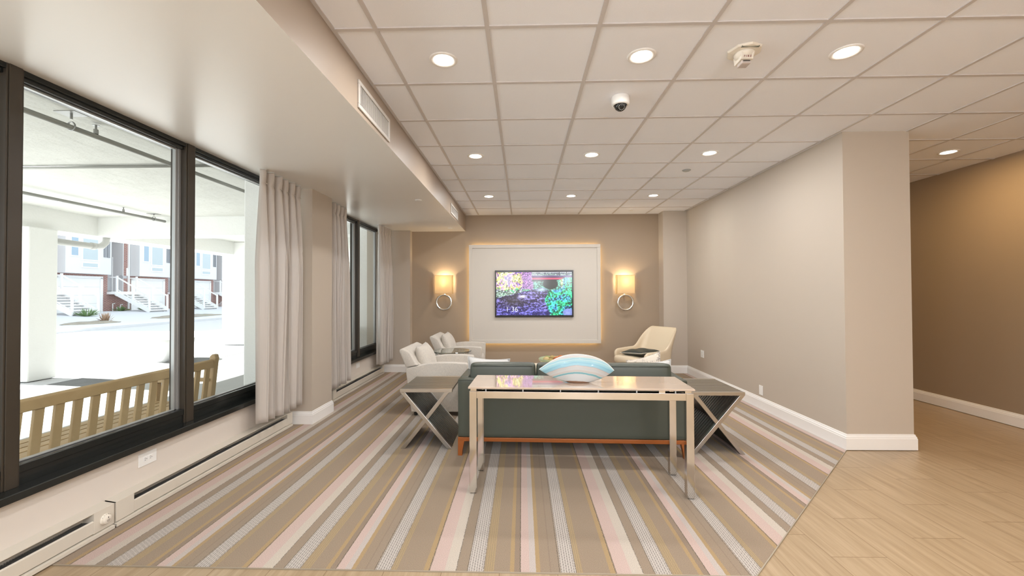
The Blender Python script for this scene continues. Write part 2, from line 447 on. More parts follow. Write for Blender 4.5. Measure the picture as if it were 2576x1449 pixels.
# ------------------------------------------------------------------ windows
def window(name, y0, y1, mull, label=None):
    """black storefront window between y0 and y1 with a mullion; frame, panes, sashes as children"""
    t = bpy.data.objects.new(name, None); C.objects.link(t); t['kind'] = 'structure'; t.location = (-2.6, y0, .44)
    L = y1-y0; zt = SOF-.44
    def O(nm, bm, mat, **k): return obj(nm, bm, mat, t, **k)
    bm = B()
    box(bm, -.07, .04, 0, L, -.04, .085); box(bm, -.02, .047, 0, L, .06, .105)      # bottom rail with a raised lip
    box(bm, -.07, .035, 0, L, zt-.052, zt); box(bm, -.01, .05, 0, L, zt-.03, zt)
    O('window_frame', bm, M['black'], bevel=.004)
    for my, wd in mull:
        bm = B(); box(bm, -.07, .052, my, my+wd, 0, zt)
        box(bm, .052, .058, my+wd*.12, my+wd*.88, 0, zt)
        O('mullion', bm, M['bronze'], bevel=.004)
    ys = [0] + [v for my, wd in mull for v in (my, my+wd)] + [L]
    for k in range(0, len(ys), 2):
        a, b = ys[k], ys[k+1]
        if b-a < .08: continue
        O('window_pane', bx(-.012, -.006, a, b, .1, zt-.05), M['glass'])
        bm = B(); wv = .022
        box(bm, -.02, .006, b-wv*2, b-wv, .105, zt-.052); box(bm, -.016, .012, b-wv, b, .105, zt-.052)
        box(bm, -.02, .006, a, a+.012, .105, zt-.052)
        box(bm, -.02, .004, a, b, zt-.064, zt-.052); box(bm, -.02, .006, a, b, .105, .113)
        O('sash', bm, M['grey'], bevel=.002)
    return t
window('window_1', -1.2, 4.55, [(3.215, .075), (4.336, .09)])
window('window_2', 5.03, 7.42, [(1.455, .08)])
struct('trim_3', bx(-2.56, -2.465, -1.2, 4.55, .40, .441), M['black'], bevel=.004)
struct('trim_4', bx(-2.56, -2.465, 5.03, 7.42, .40, .441), M['black'], bevel=.004)

# ------------------------------------------------------------------ ceiling fittings
def lamp_emit():
    return emit('lamp_disc', (1, .93, .82, 1), 14)
M['lamp'] = lamp_emit()
# soffit faces, walls etc. stay plain: the downlight is a white ring with a shallow white baffle and a glowing lens
def downlight_proto():
    t = thing('recessed_light', 'x', 'ceiling light')
    bm = lathe(B(), [(.060, .004), (.062, -.004), (.078, -.007), (.086, -.003), (.087, .001), (.060, .004)], 36)
    obj('trim_ring', bm, M['trim'], t, smooth=True)
    bm = lathe(B(), [(0, -.0045), (.045, -.0042), (.061, -.002)], 36)
    obj('lens', bm, M['lamp'], t, smooth=True)
    return t
lightpos = [
 (-.482, 2.59, 'round recessed ceiling light nearest the camera, leftmost of the front row'),
 (.737, 2.585, 'round recessed ceiling light in the middle of the front row, left of the smoke detector'),
 (1.964, 2.58, 'round recessed ceiling light in the front row, right of the smoke detector'),
 (-.485, 4.42, 'round recessed ceiling light, left end of the middle row'),
 (.733, 4.42, 'round recessed ceiling light, centre of the middle row beyond the dome camera'),
 (1.951, 4.41, 'round recessed ceiling light, right end of the middle row'),
 (-.49, 6.26, 'small far recessed ceiling light, left end of the row nearest the television wall'),
 (.733, 6.28, 'small far recessed ceiling light, centre of the row nearest the television wall'),
 (1.954, 6.30, 'small far recessed ceiling light, right end of the row nearest the television wall'),
 (4.43, 4.47, 'recessed ceiling light in the hallway beyond the wide wall end')]
proto = downlight_proto(); used = False
def put_light(x, y, label, power, colr=WARM):
    global used
    if label:
        if not used: o = proto; o.location = (x, y, H-.0005); o['label'] = label; used = True
        else: o = dup(proto, (x, y, H-.0005), 0, label)
        o['group'] = 'recessed ceiling lights'
    l = bpy.data.lights.new('lamp', 'AREA'); l.shape = 'DISK'; l.size = .13; l.energy = power; l.color = colr
    lo = bpy.data.objects.new('lamp', l); C.objects.link(lo); lo.location = (x, y, H-.012)
for x, y, lb in lightpos: put_light(x, y, lb, LAMP_W if x < 4 else LAMP_W*(1 if x < 4 else 1.25), WARM if x < 4 else (1, .68, .33))
# lobby lights behind the camera, on the same grid (outside the picture)
for x, y in ((-.482, -1.08), (.737, -1.08), (1.964, -1.08), (-.482, -2.9), (.737, -2.9), (1.964, -2.9)):
    put_light(x, y, None, LAMP_W*1.0, NEUTRAL)
for x, y in ((-.482, .75), (.737, .75), (1.964, .75)): put_light(x, y, None, LAMP_W*.45, NEUTRAL)
# unseen fill lights added behind the camera to brighten ceiling and left wall
for x, y in ((-.6, -1.6), (1.9, -1.6), (.65, -3.2)):
    l = bpy.data.lights.new('fill_light', 'POINT'); l.energy = 82; l.color = (.90, .94, 1); l.shadow_soft_size = .14
    lo = bpy.data.objects.new('fill_light', l); C.objects.link(lo); lo.location = (x, y, 1.95)
for x, y in ((4.43, .8), (4.43, -1.6), (4.43, 7.9)): put_light(x, y, None, LAMP_W*1.2, (1, .68, .33))

def disc_cap(name, x, y, z, r, label, mat=None):
    t = lathe(B(), [(0, -.012), (r*.75, -.012), (r*.82, -.009), (r*.82, -.004), (r, -.004), (r, 0), (0, 0)], 28)
    return tag(obj(name, t, mat or M['white'], smooth=False, loc=(x, y, z), bevel=.001), label, 'sprinkler', 'ceiling sprinkler covers')
disc_cap('sprinkler_cover', 1.948, 5.02, H, .05, 'flat round sprinkler cover on the ceiling tiles right of the middle light row', M['grey'])
disc_cap('sprinkler_cover', 1.9, 7.38, H, .045, 'flat round sprinkler cover on the ceiling tiles close to the television wall', M['white'])
disc_cap('sprinkler_cover', -1.27, 5.14, SOF, .045, 'white round sprinkler cover under the dropped ceiling, nearer one', M['white'])
disc_cap('sprinkler_cover', -1.255, 7.36, SOF, .045, 'white round sprinkler cover under the dropped ceiling by the back corner')

# dome camera
t = thing('dome_camera', 'white dome security camera with a dark glass dome on the ceiling', 'camera', (.734, 3.13, H))
obj('housing', lathe(B(), [(0, 0), (.066, 0), (.066, -.045), (.062, -.058), (.05, -.064), (.046, -.058), (0, -.058)], 36), M['white'], t, smooth=True, bevel=.002)
obj('dome', lathe(B(), [(.046*math.cos(a), -.058-.046*math.sin(a)) for a in [k*PI/16 for k in range(9)]], 32), plain('dome_glass', (.015, .016, .015, 1), .04), t, smooth=True)
e = obj('lens', lathe(B(), [(0, -.0475), (.011, -.0475), (.014, -.044), (.014, -.03), (0, -.03)], 20, axis='y'), M['dark'], t); e.location = (0, 0, -.075)
led = B()
for k in range(12):
    a = k*2*PI/12; cyl(led, .0018, -.0008, .0008, (.02*math.cos(a), .02*math.sin(a)), 8)
e = obj('infrared_ring', led, M['white'], t); e.location = (0, -.0375, -.088); e.rotation_euler = (PI/2+.55, 0, 0)

# smoke detector
t = thing('smoke_detector', 'cream smoke detector with FIRE lettering and a clear strobe on the ceiling', 'smoke detector', (1.339, 2.55, H))
obj('mounting_plate', lathe(B(), [(0, 0), (.098, 0), (.1, -.004), (.094, -.014), (.06, -.018), (0, -.018)], 8), M['offwhite'], t, bevel=.002)
obj('sounder_body', lathe(B(), [(0, -.018), (.058, -.018), (.055, -.028), (.046, -.046), (.03, -.052), (0, -.052)], 36), M['offwhite'], t, smooth=True)
g = B()
for k in range(16):
    for q in range(1, 3): box(g, -.05+k*.0065, -.047+k*.0065, -.084+q*.008, -.080+q*.008, -.0182+q*.0005, -.010)
obj('sounder_slots', g, plain('slot_dark', (.1, .12, .09, 1), .8), t)
bm = B(); prism(bm, [(-.045, -.03), (-.034, -.066), (.045, -.070), (.06, -.016), (-.03, -.016)], 'x', -.036, .036)
sb = obj('strobe_housing', bm, M['offwhite'], t, bevel=.002)
obj('strobe_lens', bx(-.027, .027, -.026, .034, -.088, -.069), plain('strobe_plastic', (.72, .64, .60, 1), .12, Transmission_Weight=.3), t, bevel=.004)
obj('flash_tube', tube(B(), [(-.02, -.0265, -.074), (.02, -.0265, -.074)], .0022, 8), M['dark'], t)
def text_mesh(name, s, size, mat, parent, loc, rot, ext=.0006):
    cu = bpy.data.curves.new(name, 'FONT'); cu.body = s; cu.size = size; cu.extrude = ext; cu.align_x = 'CENTER'; cu.offset = -size*.012 if 'digits' in name else 0
    to = bpy.data.objects.new(name, cu); C.objects.link(to)
    dg = bpy.context.evaluated_depsgraph_get(); dg.update()
    me = bpy.data.meshes.new_from_object(to.evaluated_get(dg)); bpy.data.objects.remove(to); bpy.data.curves.remove(cu)
    me.materials.clear(); me.materials.append(mat)
    o = bpy.data.objects.new(name, me); C.objects.link(o); o.parent = parent; o.location = loc; o.rotation_euler = rot
    return o
M['ink'] = plain('red_ink', (.18, .03, .03, 1), .6)
text_mesh('lettering', 'F I R E', .017, M['ink'], t, (0, -.0405, -.060), (PI/2+.29, 0, 0))

M['grille'] = plain('grille_enamel', (.55, .52, .48, 1), .45)
# supply air grilles on the soffit face
def grille(y0, y1, z0, z1, label):
    t = thing('air_grille', label, 'vent', (SX, (y0+y1)/2, (z0+z1)/2), 0, 'air grilles on the dropped ceiling face')
    a, b = (y1-y0)/2, (z1-z0)/2; fw = .026
    bm = B()
    box(bm, 0, .012, -a, a, b-fw, b); box(bm, 0, .012, -a, a, -b, -b+fw); box(bm, 0, .012, -a, -a+fw, -b+fw, b-fw); box(bm, 0, .012, a-fw, a, -b+fw, b-fw)
    obj('frame', bm, M['grille'], t, bevel=.003)
    obj('duct_shade', bx(-.0005, .001, -a+fw, a-fw, -b+fw, b-fw), M['dark'], t)  # dark sheet stands in for the shade inside the duct
    bm = B(); n = 30
    for k in range(n):
        y = -a+fw+(k+.5)*(2*a-2*fw)/n
        box(bm, .001, .0048, y-.0032, y+.0032, -b+fw, b-fw)
    obj('louvres', bm, M['grille'], t)
grille(2.637, 3.266, 2.59, 2.77, 'white air grille with upright louvres, the nearer one on the dropped ceiling face')
grille(6.12, 6.77, 2.585, 2.735, 'small distant white air grille on the dropped ceiling face near the back wall')

# ------------------------------------------------------------------ wall plates
def plate(x, y, z, nrm, w, h, label, kind='outlet', mat=None):
    t = thing('wall_outlet' if kind != 'switch' else 'light_switch', label, 'outlet' if kind != 'switch' else 'switch', (x, y, z))
    t.rotation_euler = (0, 0, {'+x': PI/2, '-x': -PI/2, '-y': 0}[nrm])
    mt = mat or M['white']
    obj('cover_plate', bx(-w/2, w/2, -.006, 0, -h/2, h/2), mt, t, bevel=.002)
    horiz = w > h
    if kind == 'outlet':
        for s in (-1, 1):
            cx_, cz = (s*.0195, 0) if horiz else (0, s*.0195)
            bm = bx(cx_-.016, cx_+.016, -.0078, -.005, cz-.016, cz+.016); so = obj('socket', bm, mt, t, bevel=.001)
            g = B()
            if horiz:
                for q in (-1, 1): box(g, cx_-.007, cx_+.001, -.0083, -.0075, cz+q*.006-.0012, cz+q*.006+.0012)
                box(g, cx_+.006, cx_+.010, -.0083, -.0075, cz-.002, cz+.002)
            else:
                for q in (-1, 1): box(g, cx_+q*.006-.0012, cx_+q*.006+.0012, -.0083, -.0075, cz-.001, cz+.007)
                box(g, cx_-.002, cx_+.002, -.0083, -.0075, cz-.010, cz-.006)
            obj('slots', g, M['dark'], so)
    elif kind == 'switch':
        for q in (-1, 1): obj('rocker', bx(q*.023-.012, q*.023+.012, -.010, -.005, -.025, .025), mt, t, bevel=.002)
    else:
        for q in (-1, 1): obj('screw', cyl(B(), .003, 0, .001, (0, 0), 10), mt, t, loc=(0, -.007, q*h*.35), rot=(PI/2, 0, 0))
    return t
plate(-2.53, 2.80, .307, '+x', .135, .083, 'white double outlet below the black window sill, close to the camera')
plate(-2.53, 6.445, .316, '+x', .13, .08, 'small white outlet under the far window sill', 'blank')
plate(2.9, 6.885, .424, '-x', .115, .115, 'white outlet low on the right wall near the back corner', 'outlet')
plate(2.9, 5.22, .22, '-x', .075, .115, 'blank white cover plate low on the right wall behind the right end table', 'blank')
plate(-2.34, 7.6, 1.49, '-y', .075, .12, 'beige light switch on the pier beside the far curtain', 'switch', M['wall'])

# ------------------------------------------------------------------ baseboard heaters
def heater(y0, y1, label, caps, slot, knob=None):
    t = thing('baseboard_heater', label, 'heater', (-2.53, y0, 0)); L = y1-y0
    bm = B()
    prism(bm, [(0, .018), (.006, .018), (.006, .154), (.064, .147), (.070, .149), (.070, .154), (.0, .165)], 'y', 0, L)   # back plate and hood
    prism(bm, [(0, .018), (.078, .004), (.078, .024), (.05, .03), (0, .03)], 'y', 0, L)
    obj('casing', bm, M['enamel'], t, bevel=.001)
    bm = B(); prism(bm, [(.060, .034), (.070, .036), (.072, .104), (.064, .110), (.060, .106)], 'y', slot[0], slot[1])
    obj('front_cover', bm, M['enamel'], t, bevel=.001)
    for a, b in caps:
        obj('end_cap', prism(B(), [(0, .022), (.0725, .034), (.0725, .1535), (0, .1645)], 'y', a, b), M['enamel'], t, bevel=.0015)
    bm = tube(B(), [(.035, slot[0], .075), (.035, slot[1], .075)], .008, 10)
    n = int((slot[1]-slot[0])/.012)
    for k in range(n):
        y = slot[0]+.006+k*.012; box(bm, .012, .056, y, y+.0012, .045, .105)
    obj('heating_element', bm, M['fin'], t)
    pts = []; k = 0; y = slot[0]+.02
    while y < slot[1]-.02:
        pts.append((.05+.006*math.sin(y*5), y, .118+.008*math.sin(y*9)+.004*math.sin(y*23))); y += .06
    obj('wire', tube(B(), pts, .002, 6), M['dark'], t)
    if knob is not None:
        k_ = obj('thermostat_knob', lathe(B(), [(0, 0), (.031, 0), (.031, .004), (.027, .007), (.026, .018), (.022, .021), (0, .022)], 36, axis='x'), M['offwhite'], t, smooth=True, bevel=.001)
        k_.location = (.0725, knob, .088)
        g = B()
        for a in (-.9, -.45, 0, .45, .9): box(g, .0068, .0072+.0005, math.sin(a)*.0285-.0008, math.sin(a)*.0285+.0008, math.cos(a)*.0285-.0015, math.cos(a)*.0285+.0015)
        box(g, .0218, .0226, -.008, .008, -.012, -.0108); box(g, .0218, .0226, -.0015, .0015, .006, .016)
        for s in (-1, 1): tube(g, [(.0222, s*.005+.0035*math.cos(q*PI/5), -.004+.003*math.sin(q*PI/5)) for q in range(10)], .0006, 5, True)
        obj('dial_marks', g, M['dark'], k_)
    return t
heater(.6, 2.499, 'cream baseboard heater with a round thermostat knob at its end, nearest the camera', [(1.779, 1.899), (0, .03)], (.03, 1.779), 1.842)
heater(2.512, 4.47, 'long cream baseboard heater with an open dusty slot below the near window', [(0, .118), (1.858, 1.958)], (.118, 1.858))
heater(5.44, 7.47, 'distant cream baseboard heater below the far window', [(0, .1), (1.95, 2.03)], (.1, 1.95))

# ------------------------------------------------------------------ curtains
def curtain(y0, y1, x0, nple, label, seed, z0=.235, z1=2.555, yb=None, flare=.0):
    rnd = random.Random(seed); bm = B(); NS, NZ = nple*18, 46
    ph = [rnd.uniform(-.5, .5) for _ in range(nple+2)]; am = [rnd.uniform(.7, 1.25) for _ in range(nple+2)]
    yb = yb or (y0, y1)
    rows = []
    for j in range(NZ+1):
        tz = (j/NZ); z = z1-(z1-z0)*(tz**1.3)
        d = z1-z
        row = []
        for i in range(NS+1):
            s = i/NS; k = min(nple-1, int(s*nple)); f = s*nple-k
            w_ = 2*PI*s*nple
            a = am[k]*(1-f)+am[k+1]*f; p = ph[k]*(1-f)+ph[k+1]*f
            pinch = math.exp(-((d-.13)/.035)**2)
            low = min(1, max(0, (d-.16)/.7))
            A = .048*a*(1-.35*pinch) if d < .16 else .044*a+.030*a*low
            c = math.sin(w_+p*low*1.4)
            c = math.copysign(abs(c)**(.62), c)
            xx = x0+A*c+.012*low*math.sin(w_*.5+p*4+d*1.1)
            yy = (y0*(1-tz)+yb[0]*tz)*(1-s)+(y1*(1-tz)+yb[1]*tz)*s
            yy += .016*low*math.sin(w_*2+p*3)-.35*(y1-y0)/nple*pinch*.35*math.sin(2*w_)
            yy += .02*low*math.sin(d*2.1+p*5)*math.sin(PI*s)
            row.append(bm.verts.new((xx, yy, z + (.006*math.sin(w_) if j == NZ else 0))))
        rows.append(row)
    for a, b in zip(rows, rows[1:]):
        for i in range(NS): bm.faces.new((a[i], a[i+1], b[i+1], b[i]))
    t = thing('curtain', label, 'curtain', (0, 0, 0), 0, 'pleated satin curtains')
    o = obj('drape', bm, M['curtain'], t, smooth=True)
    md = o.modifiers.new('t', 'SOLIDIFY'); md.thickness = .003
    for k in range(nple):
        y = y0+(k+.25)*(y1-y0)/nple; bm = tube(B(), [(x0+.047, y-.014, z1-.128), (x0+.053, y, z1-.13), (x0+.047, y+.014, z1-.128)], .003, 6)
        obj('pleat_tack', bm, M['curtain'], t)
    bm = bx(x0-.03, x0-.008, y0+.03, y1-.01, z1-.001, SOF)
    obj('track', bm, M['white'], t)
    return t
curtain(3.79, 4.50, -2.395, 6, 'nearest pinch-pleated grey-beige satin curtain beside the wide window', 3)
curtain(5.10, 5.70, -2.395, 5, 'pleated grey-beige curtain just beyond the pillar, left side of the far window', 5)
curtain(6.88, 7.49, -2.36, 5, 'farthest pleated grey-beige curtain, in the back corner by the far window', 9, yb=(6.95, 7.47))

# ------------------------------------------------------------------ television wall
PX0, PX1, PZ0, PZ1 = -.967, 1.418, .505, 2.297
t = thing('media_panel', 'large cream framed wall panel with a warm glow behind, holding the television', 'wall panel', ((PX0+PX1)/2, BK, (PZ0+PZ1)/2))
a, b = (PX1-PX0)/2, (PZ1-PZ0)/2
M['panel'] = plain('panel_paint', (.64, .605, .55, 1), .5, bump=(150, .04, .002))
obj('backboard', bx(-a+.02, a-.02, -.075, -.045, -b+.02, b-.02), M['panel'], t)
bm = B(); fw = .06
box(bm, -a, a, -.095, -.045, b-fw, b); box(bm, -a, a, -.095, -.045, -b, -b+fw); box(bm, -a, -a+fw, -.095, -.045, -b+fw, b-fw); box(bm, a-fw, a, -.095, -.045, -b+fw, b-fw)
obj('frame', bm, M['panel'], t, bevel=.003)
M['led'] = emit('led_strip', (1, .68, .26, 1), 22)
for nm, q in (('led_strip', (-a+.05, a-.05, -.045, -.040, b-.045, b-.03)), ('led_strip', (-a+.05, a-.05, -.045, -.040, -b+.03, -b+.045)), ('led_strip', (-a+.03, -a+.045, -.045, -.040, -b+.05, b-.05)), ('led_strip', (a-.045, a-.03, -.045, -.040, -b+.05, b-.05))):
    obj(nm, bx(*q), M['led'], t)
for sx_ in (-.6, .6):
    obj('standoff', bx(sx_-.03, sx_+.03, -.046, 0, -.3, .3), M['panel'], t)

# television
TX0, TX1, TZ0, TZ1 = -.493, .924, .982, 1.828
t = thing('television', 'wall-mounted television showing a river under a red bridge and the time', 'television', ((TX0+TX1)/2, BK-.075, (TZ0+TZ1)/2))
a, b = (TX1-TX0)/2, (TZ1-TZ0)/2
M['bezel'] = plain('tv_bezel', (.008, .008, .009, 1), .2)
bm = B(); bz = .026
box(bm, -a, a, -.045, 0, b-.036, b); box(bm, -a, a, -.045, 0, -b, -b+.034); box(bm, -a, -a+bz, -.045, 0, -b+.034, b-.036); box(bm, a-bz, a, -.045, 0, -b+.034, b-.036)
box(bm, -a+bz, a-bz, -.030, 0, -b+.034, b-.036)
obj('bezel', bm, M['bezel'], t, bevel=.002)
rs = np.random.RandomState(4)
def vnoise(u, v, fx, fy):
    g = rs.rand(fy+2, fx+2); x = u*fx; y = v*fy; xi = x.astype(int); yi = y.astype(int); fx_ = x-xi; fy_ = y-yi
    return (g[yi, xi]*(1-fx_)+g[yi, xi+1]*fx_)*(1-fy_)+(g[yi+1, xi]*(1-fx_)+g[yi+1, xi+1]*fx_)*fy_
def screen_rgb(nx, ny):
    u, v = np.meshgrid(np.linspace(0, .9999, nx), np.linspace(0, .9999, ny))
    f1 = .5*vnoise(u, v, 150, 84)+.5*vnoise(u, v, 60, 36); f2 = .6*vnoise(u, v, 30, 18)+.4*vnoise(u, v, 70, 40); f3 = .7*vnoise(u, v, 12, 8)+.3*vnoise(u, v, 40, 24); f4 = .5*vnoise(u, v, 8, 46)+.5*vnoise(u, v, 30, 90); f5 = vnoise(u, v, 170, 100)
    f1 = np.clip((f1-.5)*1.7+.5, 0, 1); f3 = np.clip((f3-.5)*1.3+.5, 0, 1); f4 = np.clip((f4-.5)*1.6+.5, 0, 1)
    def col(*c): return np.array(c)/255.
    img = np.zeros((ny, nx, 3))
    def blend(mask, c): 
        nonlocal img; img = img*(1-mask[..., None])+np.asarray(c)*mask[..., None]
    sm = lambda x, w_=.02: np.clip(x/w_+.5, 0, 1)
    # left bank foliage
    p = np.clip(f3*1.0+(f2-.5)*.6, 0, 1)[..., None]
    left = np.where(p < .35, col(120, 95, 190), np.where(p < .5, col(205, 140, 175), np.where(p < .68, col(215, 215, 95), col(235, 230, 150))))
    low = sm(v-(.40-.05*u)+(f2-.5)*.15, .08)[..., None]
    left = left*(1-low)+(np.where(f3[..., None] > .5, col(60, 175, 120), col(140, 165, 150)))*low
    left = left*(np.clip(.15+1.7*f1, 0, 1.5)[..., None])
    right = np.where(f3[..., None] > .55, col(50, 190, 130), np.where(f2[..., None] > .5, col(70, 150, 200), col(60, 190, 175)))*(np.clip(.05+1.8*f1, 0, 1.5)[..., None])
    img = left.copy()
    # purple trunk area in the middle
    mk = sm(u-.33+(f2-.5)*.06, .06)*sm(.50-u, .04)*sm(.40-v, .06)
    blend(mk, col(165, 120, 190)*np.clip(.1+1.7*f5, 0, 1.3)[..., None])
    # behind the bridge
    mk = sm(u-.47)*sm(.16-v, .02); blend(mk, col(170, 195, 180)*np.clip(.4+.9*f1, 0, 1.3)[..., None])
    # tunnel
    mk = sm(u-.49)*sm(v-.16)*sm(.42-v, .04)*sm(.86-u, .05); blend(mk, col(110, 190, 165)*np.clip(.2+1.2*f1, 0, 1.2)[..., None])
    d = ((u-.715)/.10)**2+((v-.27)/.13)**2; blend(sm(1-d, .3), col(15, 25, 15)+0*img)
    # water
    lb = .60-.40*u+(f2-.5)*.03
    rb = np.interp(v, [.36, .42, .5, .62, .75, 1.0], [.60, .70, .69, .64, .66, .72])+(f2-.5)*.06
    wm = sm(v-np.maximum(lb, .36), .02)*sm(rb-u, .03)
    wave = np.clip((f4*.7+f1*.8-.62)*(1.2+1.2*v), 0, 1)[..., None]
    wc = col(38, 28, 60)*(1-wave)+col(170, 160, 255)*wave
    blue = np.clip((v-.62)*1.6, 0, 1)[..., None]*np.clip(f5*1.3, 0, 1)[..., None]
    wc = wc*(1-.7*blue)+col(60, 75, 230)*.7*blue
    dk = np.exp(-(((u-.22)/.14)**2+((v-.68)/.12)**2))[..., None]; wc = wc*(1-.7*dk)+col(55, 50, 45)*.7*dk
    blend(wm, wc)
    mk = sm(u-rb, .03)*sm(v-(.46-.45*(u-.66)), .03)
    mk = np.maximum(mk, sm(u-.88, .03)*sm(v-.13, .05)); mk = mk*sm(u-.60, .02)
    blend(mk, right)
    blend(np.exp(-(((u-.60)/.07)**2+((v-.41)/.04)**2)), col(190, 225, 240))
    blend(np.exp(-(((u-.345)/.05)**2+((v-.565)/.032)**2)), col(250, 250, 255))
    # bridge
    for v0, v1, c in ((.0, .012, (220, 215, 240)), (.03, .045, (60, 60, 110)), (.075, .088, (90, 85, 140)), (.088, .118, (90, 55, 110)), (.118, .135, (90, 20, 40)), (.135, .165, (225, 70, 110)), (.165, .215, (22, 15, 12))):
        mk = sm(u-.475, .01)*(v >= v0+.0)*(v < v1)*(1. if v0 < .1 else sm(.95-u-(v-.1)*1.6, .01)); blend(mk, col(*c))
    for uu in (.835, .93): blend((abs(u-uu) < .004)*(v < .08)*1., col(40, 40, 60))
    d = ((u-.955)/.075)**2+((v-.94)/.09)**2; blend(sm(1-d, .25), col(150, 165, 240)*np.clip(.7+.5*f2, 0, 1.1)[..., None])
    return np.clip(img, 0, 1)
nx, ny = 440, 250; img = screen_rgb(nx, ny)
x0_, x1_, z0_, z1_ = -a+bz, a-bz, -b+.034, b-.036
verts = [(x0_+(x1_-x0_)*i/(nx-1), -.031, z1_-(z1_-z0_)*j/(ny-1)) for j in range(ny) for i in range(nx)]
faces = [(j*nx+i, (j+1)*nx+i, (j+1)*nx+i+1, j*nx+i+1) for j in range(ny-1) for i in range(nx-1)]
me = bpy.data.meshes.new('screen'); me.from_pydata(verts, [], faces)
ca = me.color_attributes.new('picture', 'FLOAT_COLOR', 'POINT')
arr = np.ones((nx*ny, 4), dtype=np.float32); s_ = img.reshape(-1, 3)
arr[:, :3] = np.where(s_ <= .04045, s_/12.92, ((s_+.055)/1.055)**2.4)
ca.data.foreach_set('color', arr.ravel())
m = N('screen_picture'); at = m.n('ShaderNodeAttribute'); at.attribute_name = 'picture'
m.base((.01, .01, .01, 1)); m.l(at.outputs['Color'], m.b.inputs['Emission Color']); m.set(Roughness=.15); m.b.inputs['Emission Strength'].default_value = .95
me.materials.append(m.m)
so = bpy.data.objects.new('screen', me); C.objects.link(so); so.parent = t
M['digits'] = emit('white_digits', (.85, .88, 1, 1), 1.0)
w_, h_ = x1_-x0_, z1_-z0_
text_mesh('clock_digits', '1 36', .128, M['digits'], so, (x0_+.205*w_, -.0325, z0_+.085*h_), (PI/2, 0, 0), .0003)

# sconces
M['shade'] = None
m = N('lamp_shade_fabric'); m.base((.95, .87, .68, 1)); m.set(Roughness=.8)
tr = m.n('ShaderNodeBsdfTranslucent'); tr.inputs[0].default_value = (.98, .88, .68, 1)
mx = m.n('ShaderNodeMixShader'); mx.inputs[0].default_value = .72
m.l(m.b.outputs[0], mx.inputs[1]); m.l(tr.outputs[0], mx.inputs[2]); m.l(mx.outputs[0], m.out.inputs[0]); M['shade'] = m.m
def sconce(x, z, label):
    t = thing('wall_sconce', label, 'wall lamp', (x, BK, z), 0, 'sconces beside the television panel')
    W_, HH, D0, D1 = .16, .166, -.155, -.02
    bm = B()
    box(bm, -W_, W_, D0, D0+.003, -HH, HH); box(bm, -W_, -W_+.003, D0, D1, -HH, HH); box(bm, W_-.003, W_, D0, D1, -HH, HH)
    obj('lamp_shade', bm, M['shade'], t)
    for z_ in (-HH, HH-.006):
        bm = B(); box(bm, -W_-.001, W_+.001, D0-.001, D0+.004, z_, z_+.006)
        for s in (-1, 1): box(bm, s*W_-.002, s*W_+.002, D0, D1, z_, z_+.006)
        obj('shade_rim', bm, plain('shade_edge', (.72, .50, .25, 1), .6), t)
    obj('backplate', bx(-.05, .05, -.018, 0, -.11, .10), M['silver'], t, bevel=.003)
    obj('arm', tube(B(), [(0, -.015, -.03), (0, -.08, -.03), (0, -.085, -.02)], .007, 10), M['silver'], t, smooth=True)
    obj('bulb', lathe(B(), [(0, .0), (.012, -.004), (.018, -.02), (.014, -.04), (.010, -.05), (0, -.05)], 20, (0, -.085, .03)), emit('bulb_glow', (1, .72, .38, 1), 30), t, smooth=True)
    pts = [(.134*math.cos(k*2*PI/48), -.10, -.325+.134*math.sin(k*2*PI/48)) for k in range(48)]
    obj('ring', tube(B(), pts, .0205, 14, True), M['silver'], t, smooth=True)
    obj('ring_bracket', tube(B(), [(0, -.01, -.19), (0, -.10, -.19)], .009, 10), M['silver'], t, smooth=True)
    obj('ring_stem', tube(B(), [(0, -.01, -.20), (0, -.01, -.05)], .006, 8), M['silver'], t, smooth=True)
    l = bpy.data.lights.new('sconce_lamp', 'POINT'); l.energy = 9; l.color = (1, .76, .48); l.shadow_soft_size = .03
    lo = bpy.data.objects.new('sconce_lamp', l); C.objects.link(lo); lo.location = (x, BK-.088, z+.07)
sconce(-1.42, 1.58, 'wall lamp with a square cream shade above a silver ring, left of the television panel')
sconce(1.858, 1.568, 'wall lamp with a square cream shade above a silver ring, right of the television panel')

